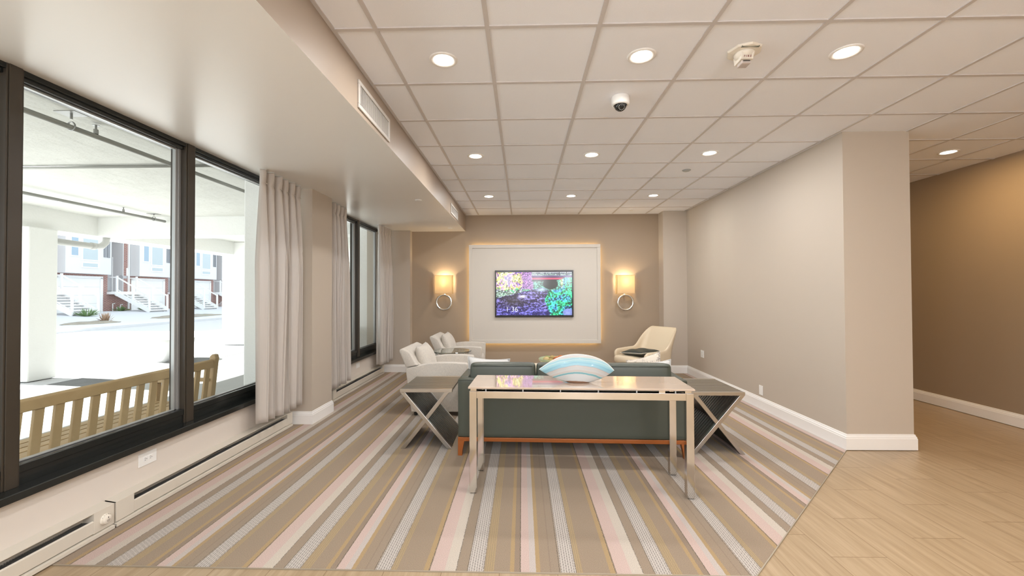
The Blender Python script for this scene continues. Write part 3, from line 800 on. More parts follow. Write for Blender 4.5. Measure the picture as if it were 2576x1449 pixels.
# ------------------------------------------------------------------ console table
def console():
    L, Dp = 1.562, .44
    rz = math.atan2(-.065, 1.562)
    t = thing('console_table', 'long polished steel console table with a glossy cream top behind the sofa', 'table', (.405, 3.165, 0), rz)
    lg = .052; X, Y = L/2-.008, Dp/2-.004
    for sx_ in (-1, 1):
        for sy_ in (-1, 1):
            x1, y1 = sx_*X, sy_*Y
            obj('leg', bx(min(x1, x1-sx_*lg), max(x1, x1-sx_*lg), min(y1, y1-sy_*lg), max(y1, y1-sy_*lg), .004, .717), M['chrome'], t, bevel=.0025)
            obj('foot_pad', bx(min(x1, x1-sx_*lg)+.006, max(x1, x1-sx_*lg)-.006, min(y1, y1-sy_*lg)+.006, max(y1, y1-sy_*lg)-.006, 0, .005), M['dark'], t)
    bm = B()
    for sy_ in (-1, 1):
        y1 = sy_*Y; box(bm, -X+lg, X-lg, min(y1, y1-sy_*lg), max(y1, y1-sy_*lg), .667, .717)
    for sx_ in (-1, 1):
        x1 = sx_*X; box(bm, min(x1, x1-sx_*lg), max(x1, x1-sx_*lg), -Y+lg, Y-lg, .667, .717)
    obj('frame', bm, M['chrome'], t, bevel=.002)
    bm = B(); box(bm, -X+.05, X-.05, -Y+.06, Y-.06, .7185, .7205); obj('under_panel', bm, plain('dark_panel', (.10, .085, .08, 1), .25), t)  # thin dark panel behind the slot between frame and top
    for k in range(6):
        x = -X+.115+k*(2*X-.23)/5
        for sy_ in (-1, 1): obj('spacer', cyl(B(), .005, .717, .734, (x, sy_*(Y-.026)), 12), M['trim'], t)
    for x in (-X+.02, X-.045, X-.25+.03): obj('clip', bx(x-.012, x+.03, -Y+.006, -Y+.03, .717, .7335), M['chrome'], t)
    obj('top', bx(-L/2, L/2, -Dp/2, Dp/2, .734, .7475), plain('cream_lacquer_glass', (.54, .435, .35, 1), .06, Coat_Weight=1, Coat_Roughness=.02), t, bevel=.002)
    return t
con = console()

# fan-shaped vase with painted arcs
def fan_vase():
    t_mat = N('painted_arcs'); m = t_mat; v = m.coord(); s = m.sep(v)
    dx = m.math('SUBTRACT', s[0], -.015); dz = m.math('ADD', s[2], .335)
    rr = m.math('SQRT', m.math('ADD', m.math('MULTIPLY', dx, dx), m.math('MULTIPLY', dz, dz)))
    rr = m.math('ADD', rr, m.math('MULTIPLY', s[0], -.05))
    n = m.noise(m.mapn(v, (2.5, 2.5, 2.5)), 4, 3)
    rr = m.math('ADD', rr, m.math('MULTIPLY', m.math('SUBTRACT', n, .5), .018))
    f = m.math('DIVIDE', m.math('SUBTRACT', rr, .335), .213)
    W1, PK, LG, TL, BL, BR = (.80, .79, .79, 1), (.78, .67, .62, 1), (.72, .71, .70, 1), (.25, .56, .62, 1), (.36, .66, .78, 1), (.33, .17, .10, 1)
    cs = m.ramp(f, [(0, BR), (.085, BR), (.10, W1), (.32, W1), (.335, TL), (.375, TL), (.39, W1), (.43, PK), (.48, W1), (.54, LG), (.585, PK), (.60, (.55, .5, .52, 1)), (.62, (.40, .70, .82, 1)), (.68, BL), (.70, (.27, .56, .72, 1)), (.72, BL), (.79, (.50, .76, .80, 1)), (.81, (.68, .82, .84, 1)), (.83, BL), (.875, (.62, .78, .78, 1)), (.90, PK), (.95, LG), (1, (.8, .76, .72, 1))])
    m.base(m.mix(1, cs, (.60, .64, .66, 1), 'MULTIPLY')); m.set(Roughness=.36); m.b.inputs['Coat Weight'].default_value = .12
    t = thing('fan_vase', 'leaf-shaped ceramic vase painted with blue, pink and white arcs on the console table', 'vase', (.398, 3.13, .7478), math.atan2(-.065, 1.562))
    up = [(-.274, .094), (-.24, .120), (-.19, .152), (-.13, .181), (-.07, .200), (-.01, .208), (.05, .205), (.12, .190), (.18, .166), (.23, .136), (.272, .090)]
    lo = [(-.274, .094), (-.24, .072), (-.19, .045), (-.13, .021), (-.07, .005), (-.02, 0), (.06, 0), (.12, .012), (.18, .032), (.23, .058), (.272, .090)]
    cf = {id(P): np.polyfit([p[0] for p in P], [p[1] for p in P], 5) for P in (up, lo)}
    def interp(P, x):
        k = min(1, (1-abs(x/.274))/.12); k = max(0, k)
        return float(np.polyval(cf[id(P)], x))*k+float(np.interp(x, [p[0] for p in P], [p[1] for p in P]))*(1-k)
    bm = B(); NU, NV = 48, 16; grid = {}
    for sd in (-1, 1):
        for i in range(NU+1):
            q = -1+2*i/NU; u = math.sin(q*PI/2); x = -.001+u*.273
            zu, zl = interp(up, x), interp(lo, x)
            for j in range(NV+1):
                vv = j/NV; z = zl+(zu-zl)*vv
                prof = math.sin(PI*min(1, vv*.98+.02))**.7 if vv < 1 else 0
                foot = .022*max(0, 1-vv*3)*max(0, 1-(x-.02)**2/.012)
                th = (.035*(1-u*u)**.8)*prof+foot+.0025
                grid[(sd, i, j)] = bm.verts.new((x, sd*th-.0, z))
    for sd in (-1, 1):
        for i in range(NU):
            for j in range(NV):
                bm.faces.new((grid[(sd, i, j)], grid[(sd, i+1, j)], grid[(sd, i+1, j+1)], grid[(sd, i, j+1)]))
    for i in range(NU):
        bm.faces.new((grid[(-1, i, NV)], grid[(-1, i+1, NV)], grid[(1, i+1, NV)], grid[(1, i, NV)]))
        bm.faces.new((grid[(-1, i, 0)], grid[(-1, i+1, 0)], grid[(1, i+1, 0)], grid[(1, i, 0)]))
    obj('vase_body', bm, m.m, t, smooth=True)
    bm = B(); pts = []
    for i in range(NU+1):
        q = -1+2*i/NU; x = -.001+math.sin(q*PI/2)*.273; pts.append((x, 0, interp(up, x)))
    obj('rim', tube(bm, pts, .0028, 8), plain('vase_rim', (.88, .84, .78, 1), .3), t, smooth=True)
fan_vase()

# ------------------------------------------------------------------ sofa
def sofa():
    rz = math.atan2(3.614-3.675, 1.96); L = 1.96
    t = thing('sofa', 'dark green-grey leather sofa on orange wood legs, seen from behind', 'sofa', (-.564, 3.675, 0), rz)
    Z0, ZT, DP = .158, .665, .90
    lm = M['leather']
    obj('back_frame', soft(0, L, 0, .085, Z0, ZT, .014, .0), lm, t, smooth=True)
    for a, b in ((0, .082), (L-.082, L)): obj('arm', soft(a, b, .086, DP-.02, Z0, ZT, .014), lm, t, smooth=True)
    obj('seat_base', soft(.083, L-.083, .086, DP-.04, Z0, .30, .012), lm, t, smooth=True)
    cw = (L-.164)/3
    for k in range(3):
        x = .082+k*cw
        obj('seat_cushion', soft(x+.003, x+cw-.003, .27, DP, .302, .44, .03, .008), lm, t, smooth=True)
        o = obj('back_cushion', soft(x+.005, x+cw-.005, -.085, .085, -.19, .19, .032, .006), lm, t, smooth=True)
        o.location = (0, .205, .583); o.rotation_euler = (-.10, 0, 0)
        pts = [(x+.03, -.0905, .166), (x+cw-.03, -.0905, .166)]
        obj('welt', tube(B(), pts, .0035, 8), lm, o, smooth=True)
    obj('welt', tube(B(), [(.004, .002, ZT-.012), (L-.004, .002, ZT-.012)], .0035, 8), lm, t, smooth=True)
    bm = B(); bmw = .034
    box(bm, 0, L, .0, .05, .124, Z0); box(bm, 0, L, DP-.07, DP-.02, .124, Z0); box(bm, 0, .05, .05, DP-.07, .124, Z0); box(bm, L-.05, L, .05, DP-.07, .124, Z0)
    obj('base_rail', bm, M['rosewood'], t, bevel=.003)
    for x, s in ((0, 1), (L, -1)):
        for y, q in ((0, 1), (DP-.02, -1)):
            bm = B()
            top = [(x, y), (x+s*.058, y), (x+s*.058, y+q*.058), (x, y+q*.058)]; bot = [(x, y), (x+s*.036, y), (x+s*.036, y+q*.036), (x, y+q*.036)]
            zs = [(0, 0), (.04, .12), (.09, .55), (.135, 1)]
            rings = [[bm.verts.new((b_[0]*(1-k)+a_[0]*k, b_[1]*(1-k)+a_[1]*k, z)) for a_, b_ in zip(top, bot)] for z, k in zs]
            for r0, r1 in zip(rings, rings[1:]):
                for i in range(4): bm.faces.new((r0[i], r0[(i+1) % 4], r1[(i+1) % 4], r1[i]))
            bm.faces.new(rings[0]); bm.faces.new(rings[-1])
            obj('leg', bm, M['rosewood'], t, bevel=.002)
sofa()

# ------------------------------------------------------------------ end tables with slatted tops
def end_table(x0, y0, wd, dp, h, mirror, label):
    t = thing('end_table', label, 'table', (x0, y0, 0), 0, 'slatted steel end tables beside the sofa')
    tb, bw = .030, .034
    X = lambda x: (wd-x) if mirror else x
    def frame_bm(ya, yb):
        bm = B()
        box(bm, 0, wd, ya, yb, h-tb, h)
        def diag(p, q, w_, ):     # flat diagonal bar with ends cut level
            (xa, za), (xb, zb) = p, q
            L_ = math.hypot(xb-xa, zb-za); hw = w_/2*L_/abs(zb-za)
            prism(bm, [(X(xa-hw), za), (X(xa+hw), za), (X(xb+hw), zb), (X(xb-hw), zb)], 'y', ya, yb)
        diag((.024, h-tb), (wd-.024, 0), bw); ya += .0012; yb -= .0012; diag((wd-.050, h-tb), (.024, 0), bw)
        return bm
    obj('front_frame', frame_bm(0, .028), M['brushed'], t, bevel=.002)
    obj('rear_frame', frame_bm(dp-.028, dp), M['brushed'], t, bevel=.002)
    bm = B(); n = 14; pit = (dp-.056)/n
    for k in range(n):
        y = .028+k*pit+pit*.5; box(bm, .004, wd-.004, y-pit*.36, y+pit*.36, h-.012, h-.0005)
        box(bm, .004, wd-.004, y-pit*.36, y-pit*.28, h-.026, h-.012)
    obj('slatted_top', bm, M['brushed2'], t, bevel=.0015)
    bm = B()
    for k in range(n):
        y = .028+k*pit+pit*.5
        L_ = math.hypot(wd-.048, h-tb); hw = .010*L_/(h-tb)
        prism(bm, [(X(.030-hw), h-tb-.006), (X(.030+hw), h-tb-.006), (X(wd-.024+hw), .004), (X(wd-.024-hw), .004)], 'y', y-pit*.33, y+pit*.33)
    obj('slatted_panel', bm, M['darksteel'], t)
    bm = B()
    xm, zm = wd/2-.013, (h-tb)/2
    for (xa, za, xb, zb) in ((wd-.050, h-tb, wd/2-.005, zm+.025), (wd/2-.02, zm-.02, .024, 0.003)):
        prism(bm, [(X(xa-.004), za), (X(xa+.004), za), (X(xb+.004), zb), (X(xb-.004), zb)], 'y', .028, dp-.028)
    obj('brace_panel', bm, M['darksteel2'], t)
M['brushed2'] = plain('brushed_steel_slats', (.30, .275, .24, 1), .33, .9, bump=(300, .05, .001))
M['darksteel2'] = plain('brace_steel', (.09, .09, .075, 1), .4, .7)
end_table(-1.116, 3.827, .478, .61, .54, False, 'steel end table with a slatted top and crossed legs, left of the sofa')
end_table(1.455, 3.727, .478, .60, .54, True, 'steel end table with a slatted top and crossed legs, right of the sofa')

# ------------------------------------------------------------------ armchairs (facing the sofa side, +X)
def armchair():
    t = thing('armchair', 'x', 'armchair', (-1.02, 5.22, 0)); lm = M['tweed']
    O_ = (-1.02, 5.22)
    def P(pts): return [(x-O_[0], z) for x, z in pts]
    side = P([(-1.285, .045), (-.665, .045), (-.645, .30), (-.635, .585), (-.65, .603), (-.80, .612), (-.98, .612), (-1.10, .600), (-1.20, .578), (-1.345, .548), (-1.35, .53)])
    for y in (-.365, .275):
        obj('arm', prism(B(), side, 'y', y, y+.09), lm, t, bevel=.016, seg=3, smooth=True)
    back = P([(-1.24, .10), (-1.345, .552), (-1.425, .742), (-1.418, .765), (-1.395, .772), (-1.335, .745), (-1.30, .72), (-1.235, .60), (-1.20, .575), (-1.12, .40), (-1.12, .10)])
    bm = prism(B(), back, 'y', -.274, .274)
    obj('back', bm, lm, t, bevel=.012, seg=3, smooth=True)
    wing = P([(-1.347, .556), (-1.425, .742), (-1.418, .765), (-1.395, .772), (-1.335, .745), (-1.30, .72), (-1.235, .60), (-1.205, .582)])
    for y in (-.365, .275): obj('back_wing', prism(B(), wing, 'y', y, y+.09), lm, t, bevel=.014, seg=3, smooth=True)
    obj('seat_base', bx(-.20, .345, -.274, .274, .045, .285), lm, t, bevel=.01)
    obj('seat_cushion', soft(-.19, .37, -.270, .270, .287, .435, .035, .01), lm, t, smooth=True)
    o = obj('back_pillow', pillow_bm(.50, .40, .18, pinch=.06), lm, t, smooth=True)
    o.location = (-.165, -.0, .60); o.rotation_euler = (-.30, 0, PI/2)
    o.rotation_euler = Matrix.Rotation(PI/2, 3, 'Z').to_4x4().to_euler()
    mt = Matrix.Rotation(-.36, 3, 'Y') @ Matrix.Rotation(PI/2, 3, 'Z'); o.rotation_euler = mt.to_euler()
    for x in (-.22, .30):
        for y in (-.32, .32): obj('foot', lathe(B(), [(0, 0), (.018, 0), (.024, .046), (0, .046)], 16, (x, y, 0)), M['dark'], t)
    return t
ac = armchair(); ac['label'] = 'oat tweed armchair behind the left end table, nearer of the two by the windows'; ac['group'] = 'tweed armchairs'
dup(ac, (-.995, 6.70, 0), 0, 'oat tweed armchair beyond the round glass table, farther of the two by the windows')

# glass side table
t = thing('glass_side_table', 'round glass-topped side table with bent chrome rods between the two armchairs', 'table', (-1.0, 5.98, 0))
obj('glass_top', lathe(B(), [(0, .592), (.272, .592), (.276, .596), (.276, .601), (.272, .604), (0, .604)], 56), M['clear'], t, smooth=False)
bm = B()
for k in range(28):
    a = k*2*PI/28
    c0, s0 = math.cos(a), math.sin(a)
    tube(bm, [(.245*c0, .245*s0, .586), (.17*c0, .17*s0, .42), (.125*c0, .125*s0, .28), (.17*c0, .17*s0, .13), (.215*c0, .215*s0, .012)], .0045, 6)
obj('rod_base', bm, M['chrome'], t, smooth=True)
obj('top_ring', tube(B(), [(.247*math.cos(k*2*PI/48), .247*math.sin(k*2*PI/48), .586) for k in range(48)], .006, 8, True), M['chrome'], t, smooth=True)
obj('bottom_ring', tube(B(), [(.217*math.cos(k*2*PI/48), .217*math.sin(k*2*PI/48), .008) for k in range(48)], .008, 8, True), M['chrome'], t, smooth=True)

# coffee table, bowl
t = thing('coffee_table', 'low cream coffee table mostly hidden beyond the sofa', 'table', (.47, 5.56, 0))
M['ctop'] = plain('cream_tabletop', (.78, .70, .54, 1), .3)
obj('tabletop', bx(-.60, .60, -.42, .42, .385, .425), M['ctop'], t, bevel=.004)
for sx_ in (-1, 1):
    for sy_ in (-1, 1): obj('leg', bx(sx_*.56-.025, sx_*.56+.025, sy_*.38-.025, sy_*.38+.025, 0, .386), M['brushed'], t, bevel=.002)
t = thing('glass_bowl', 'greenish glass bowl on the coffee table, half hidden by the painted vase', 'bowl', (.415, 5.6, .4255))
obj('bowl_body', lathe(B(), [(0, 0), (.06, 0), (.08, .008), (.15, .05), (.196, .10), (.202, .125), (.196, .128), (.188, .104), (.144, .056), (.075, .016), (0, .014)], 40), plain('pale_green_glass', (.55, .62, .38, 1), .12, Transmission_Weight=.35), t, smooth=True)
rnd = random.Random(2); cols = [(.38, .12, .04, 1), (.36, .27, .10, 1), (.30, .34, .12, 1), (.50, .38, .18, 1)]
fm = [plain('dried_pod', c, .7, bump=(60, .5, .01)) for c in cols]
bl = ['brown dried ball at the left end of the glass bowl', 'mustard dried ball toward the back left of the glass bowl', 'orange-red dried ball near the middle front of the bowl', 'orange-red dried ball toward the right side of the bowl', 'olive dried ball at the back left of the bowl', 'brown dried ball at the bottom of the bowl under the others', 'brown dried ball at the very back of the bowl', 'mustard dried ball at the front left of the bowl', 'olive dried ball at the front right of the bowl']
for k, (px, py, pz, pr, ci) in enumerate([(-.10, -.03, .105, .045, 3), (-.02, .05, .118, .038, 1), (.03, -.06, .115, .045, 0), (.09, .02, .115, .048, 0), (-.085, .10, .11, .036, 2), (0, 0, .058, .04, 3), (.06, .11, .10, .04, 3), (-.05, -.10, .10, .04, 1), (.12, -.07, .11, .036, 2)]):
    bm = B(); bmesh.ops.create_icosphere(bm, subdivisions=3, radius=pr)
    for v in bm.verts: v.co *= 1+.10*math.sin(v.co.x*130+k)*math.sin(v.co.y*120)
    o = obj('decorative_ball', bm, fm[ci], None, smooth=True, loc=(.415+px, 5.6+py, .4255+pz))
    tag(o, bl[k], 'decoration', 'decorative balls in the glass bowl')

# ------------------------------------------------------------------ swivel lounge chair
def swivel():
    ang = math.atan2(-.50, -.86)            # facing direction
    t = thing('lounge_chair', 'cream vinyl swivel lounge chair with a tall flared back in the right corner', 'armchair', (1.93, 6.80, 0), ang)
    lm = M['cream_leather']
    # local +X is the facing direction; shell: swept section from arm, round the back, to arm
    # arm outline in plan with height of the shell rim
    bm = B(); NS = 64; rings = []
    for i in range(NS+1):
        s = -1+2*i/NS                      # -1 left arm tip .. 0 back centre .. 1 right arm tip
        a = abs(s)
        # plan curve
        if a < .30: px = -.30; py = math.copysign(a/.30*.20, s)
        elif a < .52:
            q = (a-.30)/.22*PI/2; px = -.30+.11*(1-math.cos(q)); py = math.copysign(.20+.12*math.sin(q), s)
        else:
            q = (a-.52)/.48; px = -.19+q*.50; py = math.copysign(.32+.015*math.sin(q*PI), s)
        # rim height: tall back, flowing down to the arms
        if a < .31: hz = .855
        elif a < .60: q = (a-.31)/.29; hz = .855-(.855-.525)*(q*q*(3-2*q))
        else: q = (a-.60)/.40; hz = .525-.02*q
        zb = .36 if a < .5 else .36-.03*min(1, (a-.5)/.2)
        if a > .93: q = (a-.93)/.07; hz -= .04*q*q; zb += .06*q*q
        lean = .17*max(0, (hz-.56)/.295)
        ln = Vector((-1 if a < .30 else -(1-min(1, (a-.30)/.22)), math.copysign(min(1, max(0, (a-.30)/.22)), s), 0))
        if ln.length > 0: ln.normalize()
        wide = .055*max(0, (hz-.60)/.255)
        ring = []
        NZ = 10; th = .045
        for side_ in (1, -1):
            for j in range(NZ+1):
                q = j/NZ if side_ == 1 else 1-j/NZ
                z = zb+(hz-zb)*q
                out = lean*max(0, (z-.46)/.40)**1.1
                p = Vector((px-out*(1 if a < .60 else 0), py, z))
                p.y += math.copysign(wide*q*.6, s) if a > .12 else 0
                tt = th/2*(1-max(0, q-.85)/.15*.55)
                p += ln*tt*side_
                ring.append(bm.verts.new(p))
        rings.append(ring)
    n = len(rings[0])
    for r0, r1 in zip(rings, rings[1:]):
        for k in range(n): bm.faces.new((r0[k], r0[(k+1) % n], r1[(k+1) % n], r1[k]))
    bm.faces.new(rings[0]); bm.faces.new(rings[-1][::-1])
    bmesh.ops.remove_doubles(bm, verts=bm.verts[:], dist=.0008)
    obj('shell', bm, lm, t, smooth=True, sub=1)
    obj('seat_cushion', soft(-.25, .37, -.295, .295, .29, .415, .05, .012), lm, t, smooth=True)
    obj('seat_pan', soft(-.24, .31, -.30, .30, .235, .30, .03), lm, t, smooth=True)
    obj('pedestal', lathe(B(), [(0, .012), (.03, .012), (.028, .236), (0, .236)], 24), M['chrome'], t, smooth=True)
    bm = B()
    for k in range(4):
        a = k*PI/2+PI/4; bar(bm, (0, 0, .02), (.28*math.cos(a), .28*math.sin(a), .012), .045, .018)
    obj('swivel_base', bm, M['chrome'], t, bevel=.003)
swivel()

# ------------------------------------------------------------------ cushions
def cushion(name, label, loc, rot, w_, h_, th, mat, piping=None, cat='cushion', pinch=.1):
    t = thing(name, label, cat, loc); t.rotation_euler = rot
    obj('cover', pillow_bm(w_, h_, th, pinch=pinch), mat, t, smooth=True)
    obj('piping', tube(B(), pillow_seam(w_, h_, pinch), .004, 8, True), piping or mat, t, smooth=True)
    return t
cushion('throw_pillow', 'pale grey throw pillow leaning in the left corner of the sofa', (-.345, 4.17, .567), (-.20, .07, .06), .42, .41, .15, M['linen'])
def mk_pattern():
    m = N('sprigged_fabric'); v = m.coord()
    f = m.noise(v, 9, 4, .7); k = m.math('LESS_THAN', m.math('ABSOLUTE', m.math('SUBTRACT', f, .47)), .012)
    m.base(m.mix(m.math('MULTIPLY', k, .75), (.62, .56, .48, 1), (.2, .17, .17, 1))); return m.set(Roughness=.8)
M['sprig'] = mk_pattern()
cushion('throw_pillow', 'cream throw pillow with dark sprigs against the right arm of the sofa', (1.235, 4.30, .565), (0, 0, 0), .44, .42, .16, M['sprig']).rotation_euler = (Matrix.Rotation(-1.0, 3, 'Z') @ Matrix.Rotation(-.22, 3, 'X') @ Matrix.Rotation(-.34, 3, 'Y')).to_euler()
cushion('throw_pillow', 'white throw pillow, only its top corner showing above the right end of the sofa', (1.235, 4.03, .57), (0, 0, 0), .38, .38, .14, M['linen']).rotation_euler = (Matrix.Rotation(-.75, 3, 'Z') @ Matrix.Rotation(-.22, 3, 'X') @ Matrix.Rotation(-.2, 3, 'Y')).to_euler()
t = cushion('seat_pillow', 'charcoal square pillow with pale piping lying flat on the cream lounge chair', (1.87, 6.74, .472), (0, 0, 0), .45, .45, .12, M['charcoal'], M['piping'])
t.rotation_euler = (Matrix.Rotation(.52, 3, 'Z') @ Matrix.Rotation(PI/2-.08, 3, 'X')).to_euler()

# ------------------------------------------------------------------ outdoors
def mk_ground():
    m = N('deck_concrete'); v = m.coord()
    m.base(m.mix(m.noise(v, 2, 5), (.44, .44, .43, 1), (.34, .34, .335, 1))); m.bump(m.noise(v, 60, 4), .2, .01); return m.set(Roughness=.85)
M['ground'] = mk_ground()
M['dark_strip'] = plain('mottled_dark_strip', (.25, .25, .25, 1), .9, bump=(70, .8, .03), vary=.5)  # mottled ground strip, darker than the deck and the street
M['asphalt'] = plain('street_asphalt', (.50, .50, .51, 1), .9, vary=.1)
M['walk'] = plain('pale_sidewalk', (.58, .59, .62, 1), .9, vary=.1)
struct('ground_deck', bx(-7.0, -2.75, -6, 30, -.25, -.05), M['ground'])
struct('ground_strip', bx(-7.75, -7.0, -6, 60, -.25, -.045), M['dark_strip'])
struct('ground_street', bx(-18, -7.75, -12, 90, -.25, -.06), M['asphalt'])
struct('ground_kerb', bx(-18.3, -18, -12, 90, -.25, .06), M['walk'])
bm = B(); prism(bm, [(-60, -.25), (-18.3, -.25), (-18.3, .05), (-21, .06), (-26, .36), (-60, .36)], 'y', -12, 90)
struct('ground_yards', bm, M['walk'])
M['canopy'] = plain('stained_canopy_concrete', (.64, .64, .60, 1), .9, bump=(7, .6, .03), vary=.18)
struct('canopy_ceiling', bx(-9.0, -2.75, -6, 26, 2.95, 3.3), M['canopy'])
struct('canopy_beam', bx(-9.0, -8.4, -6, 26, 2.58, 2.95), M['concrete'])
struct('canopy_beam', bx(-8.4, -2.75, 8.15, 8.6, 2.58, 2.95), M['concrete'])
struct('facade_wall', bx(-2.95, -2.75, -6, 26, 2.74, 3.3), M['concrete'])
struct('facade_wall', bx(-2.95, -2.75, 7.6, 26, -.2, 2.56), M['concrete'])
struct('facade_wall', bx(-2.95, -2.75, -6, 7.6, -.2, .40), M['concrete'])
def column(x0, x1, y0, y1, label):
    t = thing('concrete_column', label, 'column', ((x0+x1)/2, (y0+y1)/2, -.05)); a, b = (x1-x0)/2, (y1-y0)/2
    obj('shaft', bx(-a, a, -b, b, 0, 2.63 if x1 < -8 else 3.0), M['concrete'], t, bevel=.02)
column(-9.0, -8.3, 6.9, 7.35, 'wide white concrete column at the far edge of the covered drive, left in the near window')
column(-8.75, -7.9, 12.1, 12.9, 'white concrete column out by the dark ground strip, seen in the narrow window pane')
column(-3.5, -2.96, 5.22, 5.65, 'white painted column close outside the glass, beside the near curtain')
column(-3.6, -2.96, 9.0, 9.6, 'white column outside filling the right pane of the far window')
# sprinkler pipes
def pipe(name, p0, p1, r, label, hang, heads):
    t = thing(name, label, 'pipe', p0, 0); q = Vector(p1)-Vector(p0)
    obj('pipe_run', tube(B(), [(0, 0, 0), tuple(q)], r, 14), M['pipe'], t, smooth=True)
    for k in hang:
        p = q*k; ztop = 2.95-p0[2]
        bm = bx(p.x-.09, p.x+.09, p.y-.06, p.y+.06, ztop-.006, ztop); tube(bm, [(p.x, p.y, ztop-.006), (p.x, p.y, .07)], .009, 8)
        tube(bm, [(p.x+(r+.012)*math.cos(a*PI/8), p.y, (r+.014)*math.sin(a*PI/8)+.01) for a in range(16)], .006, 6, True)
        obj('hanger', bm, M['fin'], t)
    for k in heads:
        p = q*k; bm = cyl(B(), .018, r, r+.04, (p.x, p.y), 12); cyl(bm, .008, r+.04, r+.075, (p.x, p.y), 8); cyl(bm, .026, r+.075, r+.079, (p.x, p.y), 14)
        obj('sprinkler_head', bm, M['fin'], t)
    return t
pipe('sprinkler_pipe', (-3.82, 2.6, 2.83), (-3.82, 10, 2.83), .022, 'thick grey sprinkler pipe under the outside ceiling, nearest the glass', [.118, .7], [.146])
pipe('sprinkler_pipe', (-7.0, 4.5, 2.85), (-7.0, 8.1, 2.85), .024, 'farther grey sprinkler pipe running alongside the drive under the ceiling', [.93], [.76])
t = thing('conduit', 'thin grey conduit crossing the outside ceiling', 'pipe', (-8.35, 4.86, 2.925))
obj('pipe_run', tube(B(), [(0, 0, 0), (5.35, 0, 0)], .017, 10), M['pipe'], t, smooth=True)
M['drain'] = plain('drain_paint', (.42, .42, .40, 1), .6)
t = thing('drain_pipe', 'white drain pipe with an elbow under the far beam of the covered drive', 'pipe', (-8.75, 7.5, 2.40))
obj('pipe_run', tube(B(), [(.2, 0, 0), (.24, .7, -.02), (.26, .82, 0), (.28, .88, .08), (.28, .90, .2)], .06, 16), M['drain'], t, smooth=True)
obj('coupling', tube(B(), [(.235, .62, -.018), (.24, .70, -.02)], .07, 16), M['drain'], t, smooth=True)

# benches
def bench():
    t = thing('wooden_bench', 'pale wooden slatted garden bench outside, its back against the near window', 'bench', (-2.99, 1.75, -.05))
    L = 2.32; wd = M['bench']
    obj('top_rail', prism(B(), [(-.02, .755), (.02, .755), (.018, .825), (0, .835), (-.02, .83)], 'y', .03, L-.06), wd, t, bevel=.006)
    obj('lower_rail', bx(-.066, -.02, .03, L-.06, .42, .47), wd, t, bevel=.004)
    n = 19
    for k in range(n):
        y = .10+k*(L-.22)/(n-1)
        bm = B(); prism(bm, [(-.012, .76), (.010, .76), (-.028, .43), (-.048, .43)], 'y', y-.027, y+.027); obj('back_slat', bm, wd, t, bevel=.003)
    for k in range(5):
        x = -.09-k*.098; obj('seat_slat', bx(x-.085, x, .02, L-.05, .405, .43), wd, t, bevel=.004)
    for y in (0, L-.06):
        obj('back_post', prism(B(), [(-.06, 0), (-.005, 0), (-.015, .42), (.030, .84), (.022, .875), (-.005, .88), (-.026, .86), (-.07, .42)], 'y', y, y+.055), wd, t, bevel=.006)
        obj('front_leg', bx(-.60, -.545, y, y+.055, 0, .60), wd, t, bevel=.005)
        obj('armrest', prism(B(), [(-.64, .605), (-.66, .615), (-.64, .635), (-.3, .64), (-.02, .65), (-.02, .62)], 'y', y-.01, y+.07), wd, t, bevel=.006)
        obj('side_rail', bx(-.60, -.08, y+.01, y+.045, .34, .40), wd, t)
    return t
bench_ = bench()
dup(bench_, (-2.99+-.05, 6.1, -.05), 0, 'second pale wooden garden bench, glimpsed through the far window')
t = thing('planter', 'round white planter on the drive beyond the bench', 'planter', (-7.9, 9.3, -.06))
obj('pot', lathe(B(), [(0, 0), (.28, 0), (.42, .30), (.46, .5), (.43, .5), (.38, .3), (0, .25)], 36), plain('white_planter', (.85, .85, .84, 1), .6), t, smooth=True)

# townhouses across the street
def mk_brick():
    m = N('red_brick'); v = m.coord(); s = m.sep(v)
    c = m.n('ShaderNodeCombineXYZ'); m.l(m.math('ADD', s[1], s[0]), c.inputs[0]); m.l(s[2], c.inputs[1])
    b = m.n('ShaderNodeTexBrick'); m.l(c.outputs[0], b.inputs['Vector']); b.inputs['Scale'].default_value = 1
    b.inputs['Brick Width'].default_value = .23; b.inputs['Row Height'].default_value = .076; b.inputs['Mortar Size'].default_value = .011
    b.inputs['Color1'].default_value = (.33, .15, .12, 1); b.inputs['Color2'].default_value = (.26, .11, .10, 1); b.inputs['Mortar'].default_value = (.42, .36, .34, 1)
    m.base(b.outputs[0]); return m.set(Roughness=.9)
M['brick'] = mk_brick()
M['siding'] = plain('pale_siding', (.62, .62, .63, 1), .7)
M['housetrim'] = plain('house_white', (.82, .82, .82, 1), .6)
M['pane'] = plain('house_window_glass', (.28, .37, .46, 1), .08)
M['blind'] = plain('house_window_blind', (.40, .46, .49, 1), .3)
M['sidepane'] = plain('house_side_glass', (.16, .17, .19, 1), .2)
M['doorgrey'] = plain('grey_door', (.45, .45, .47, 1), .6)
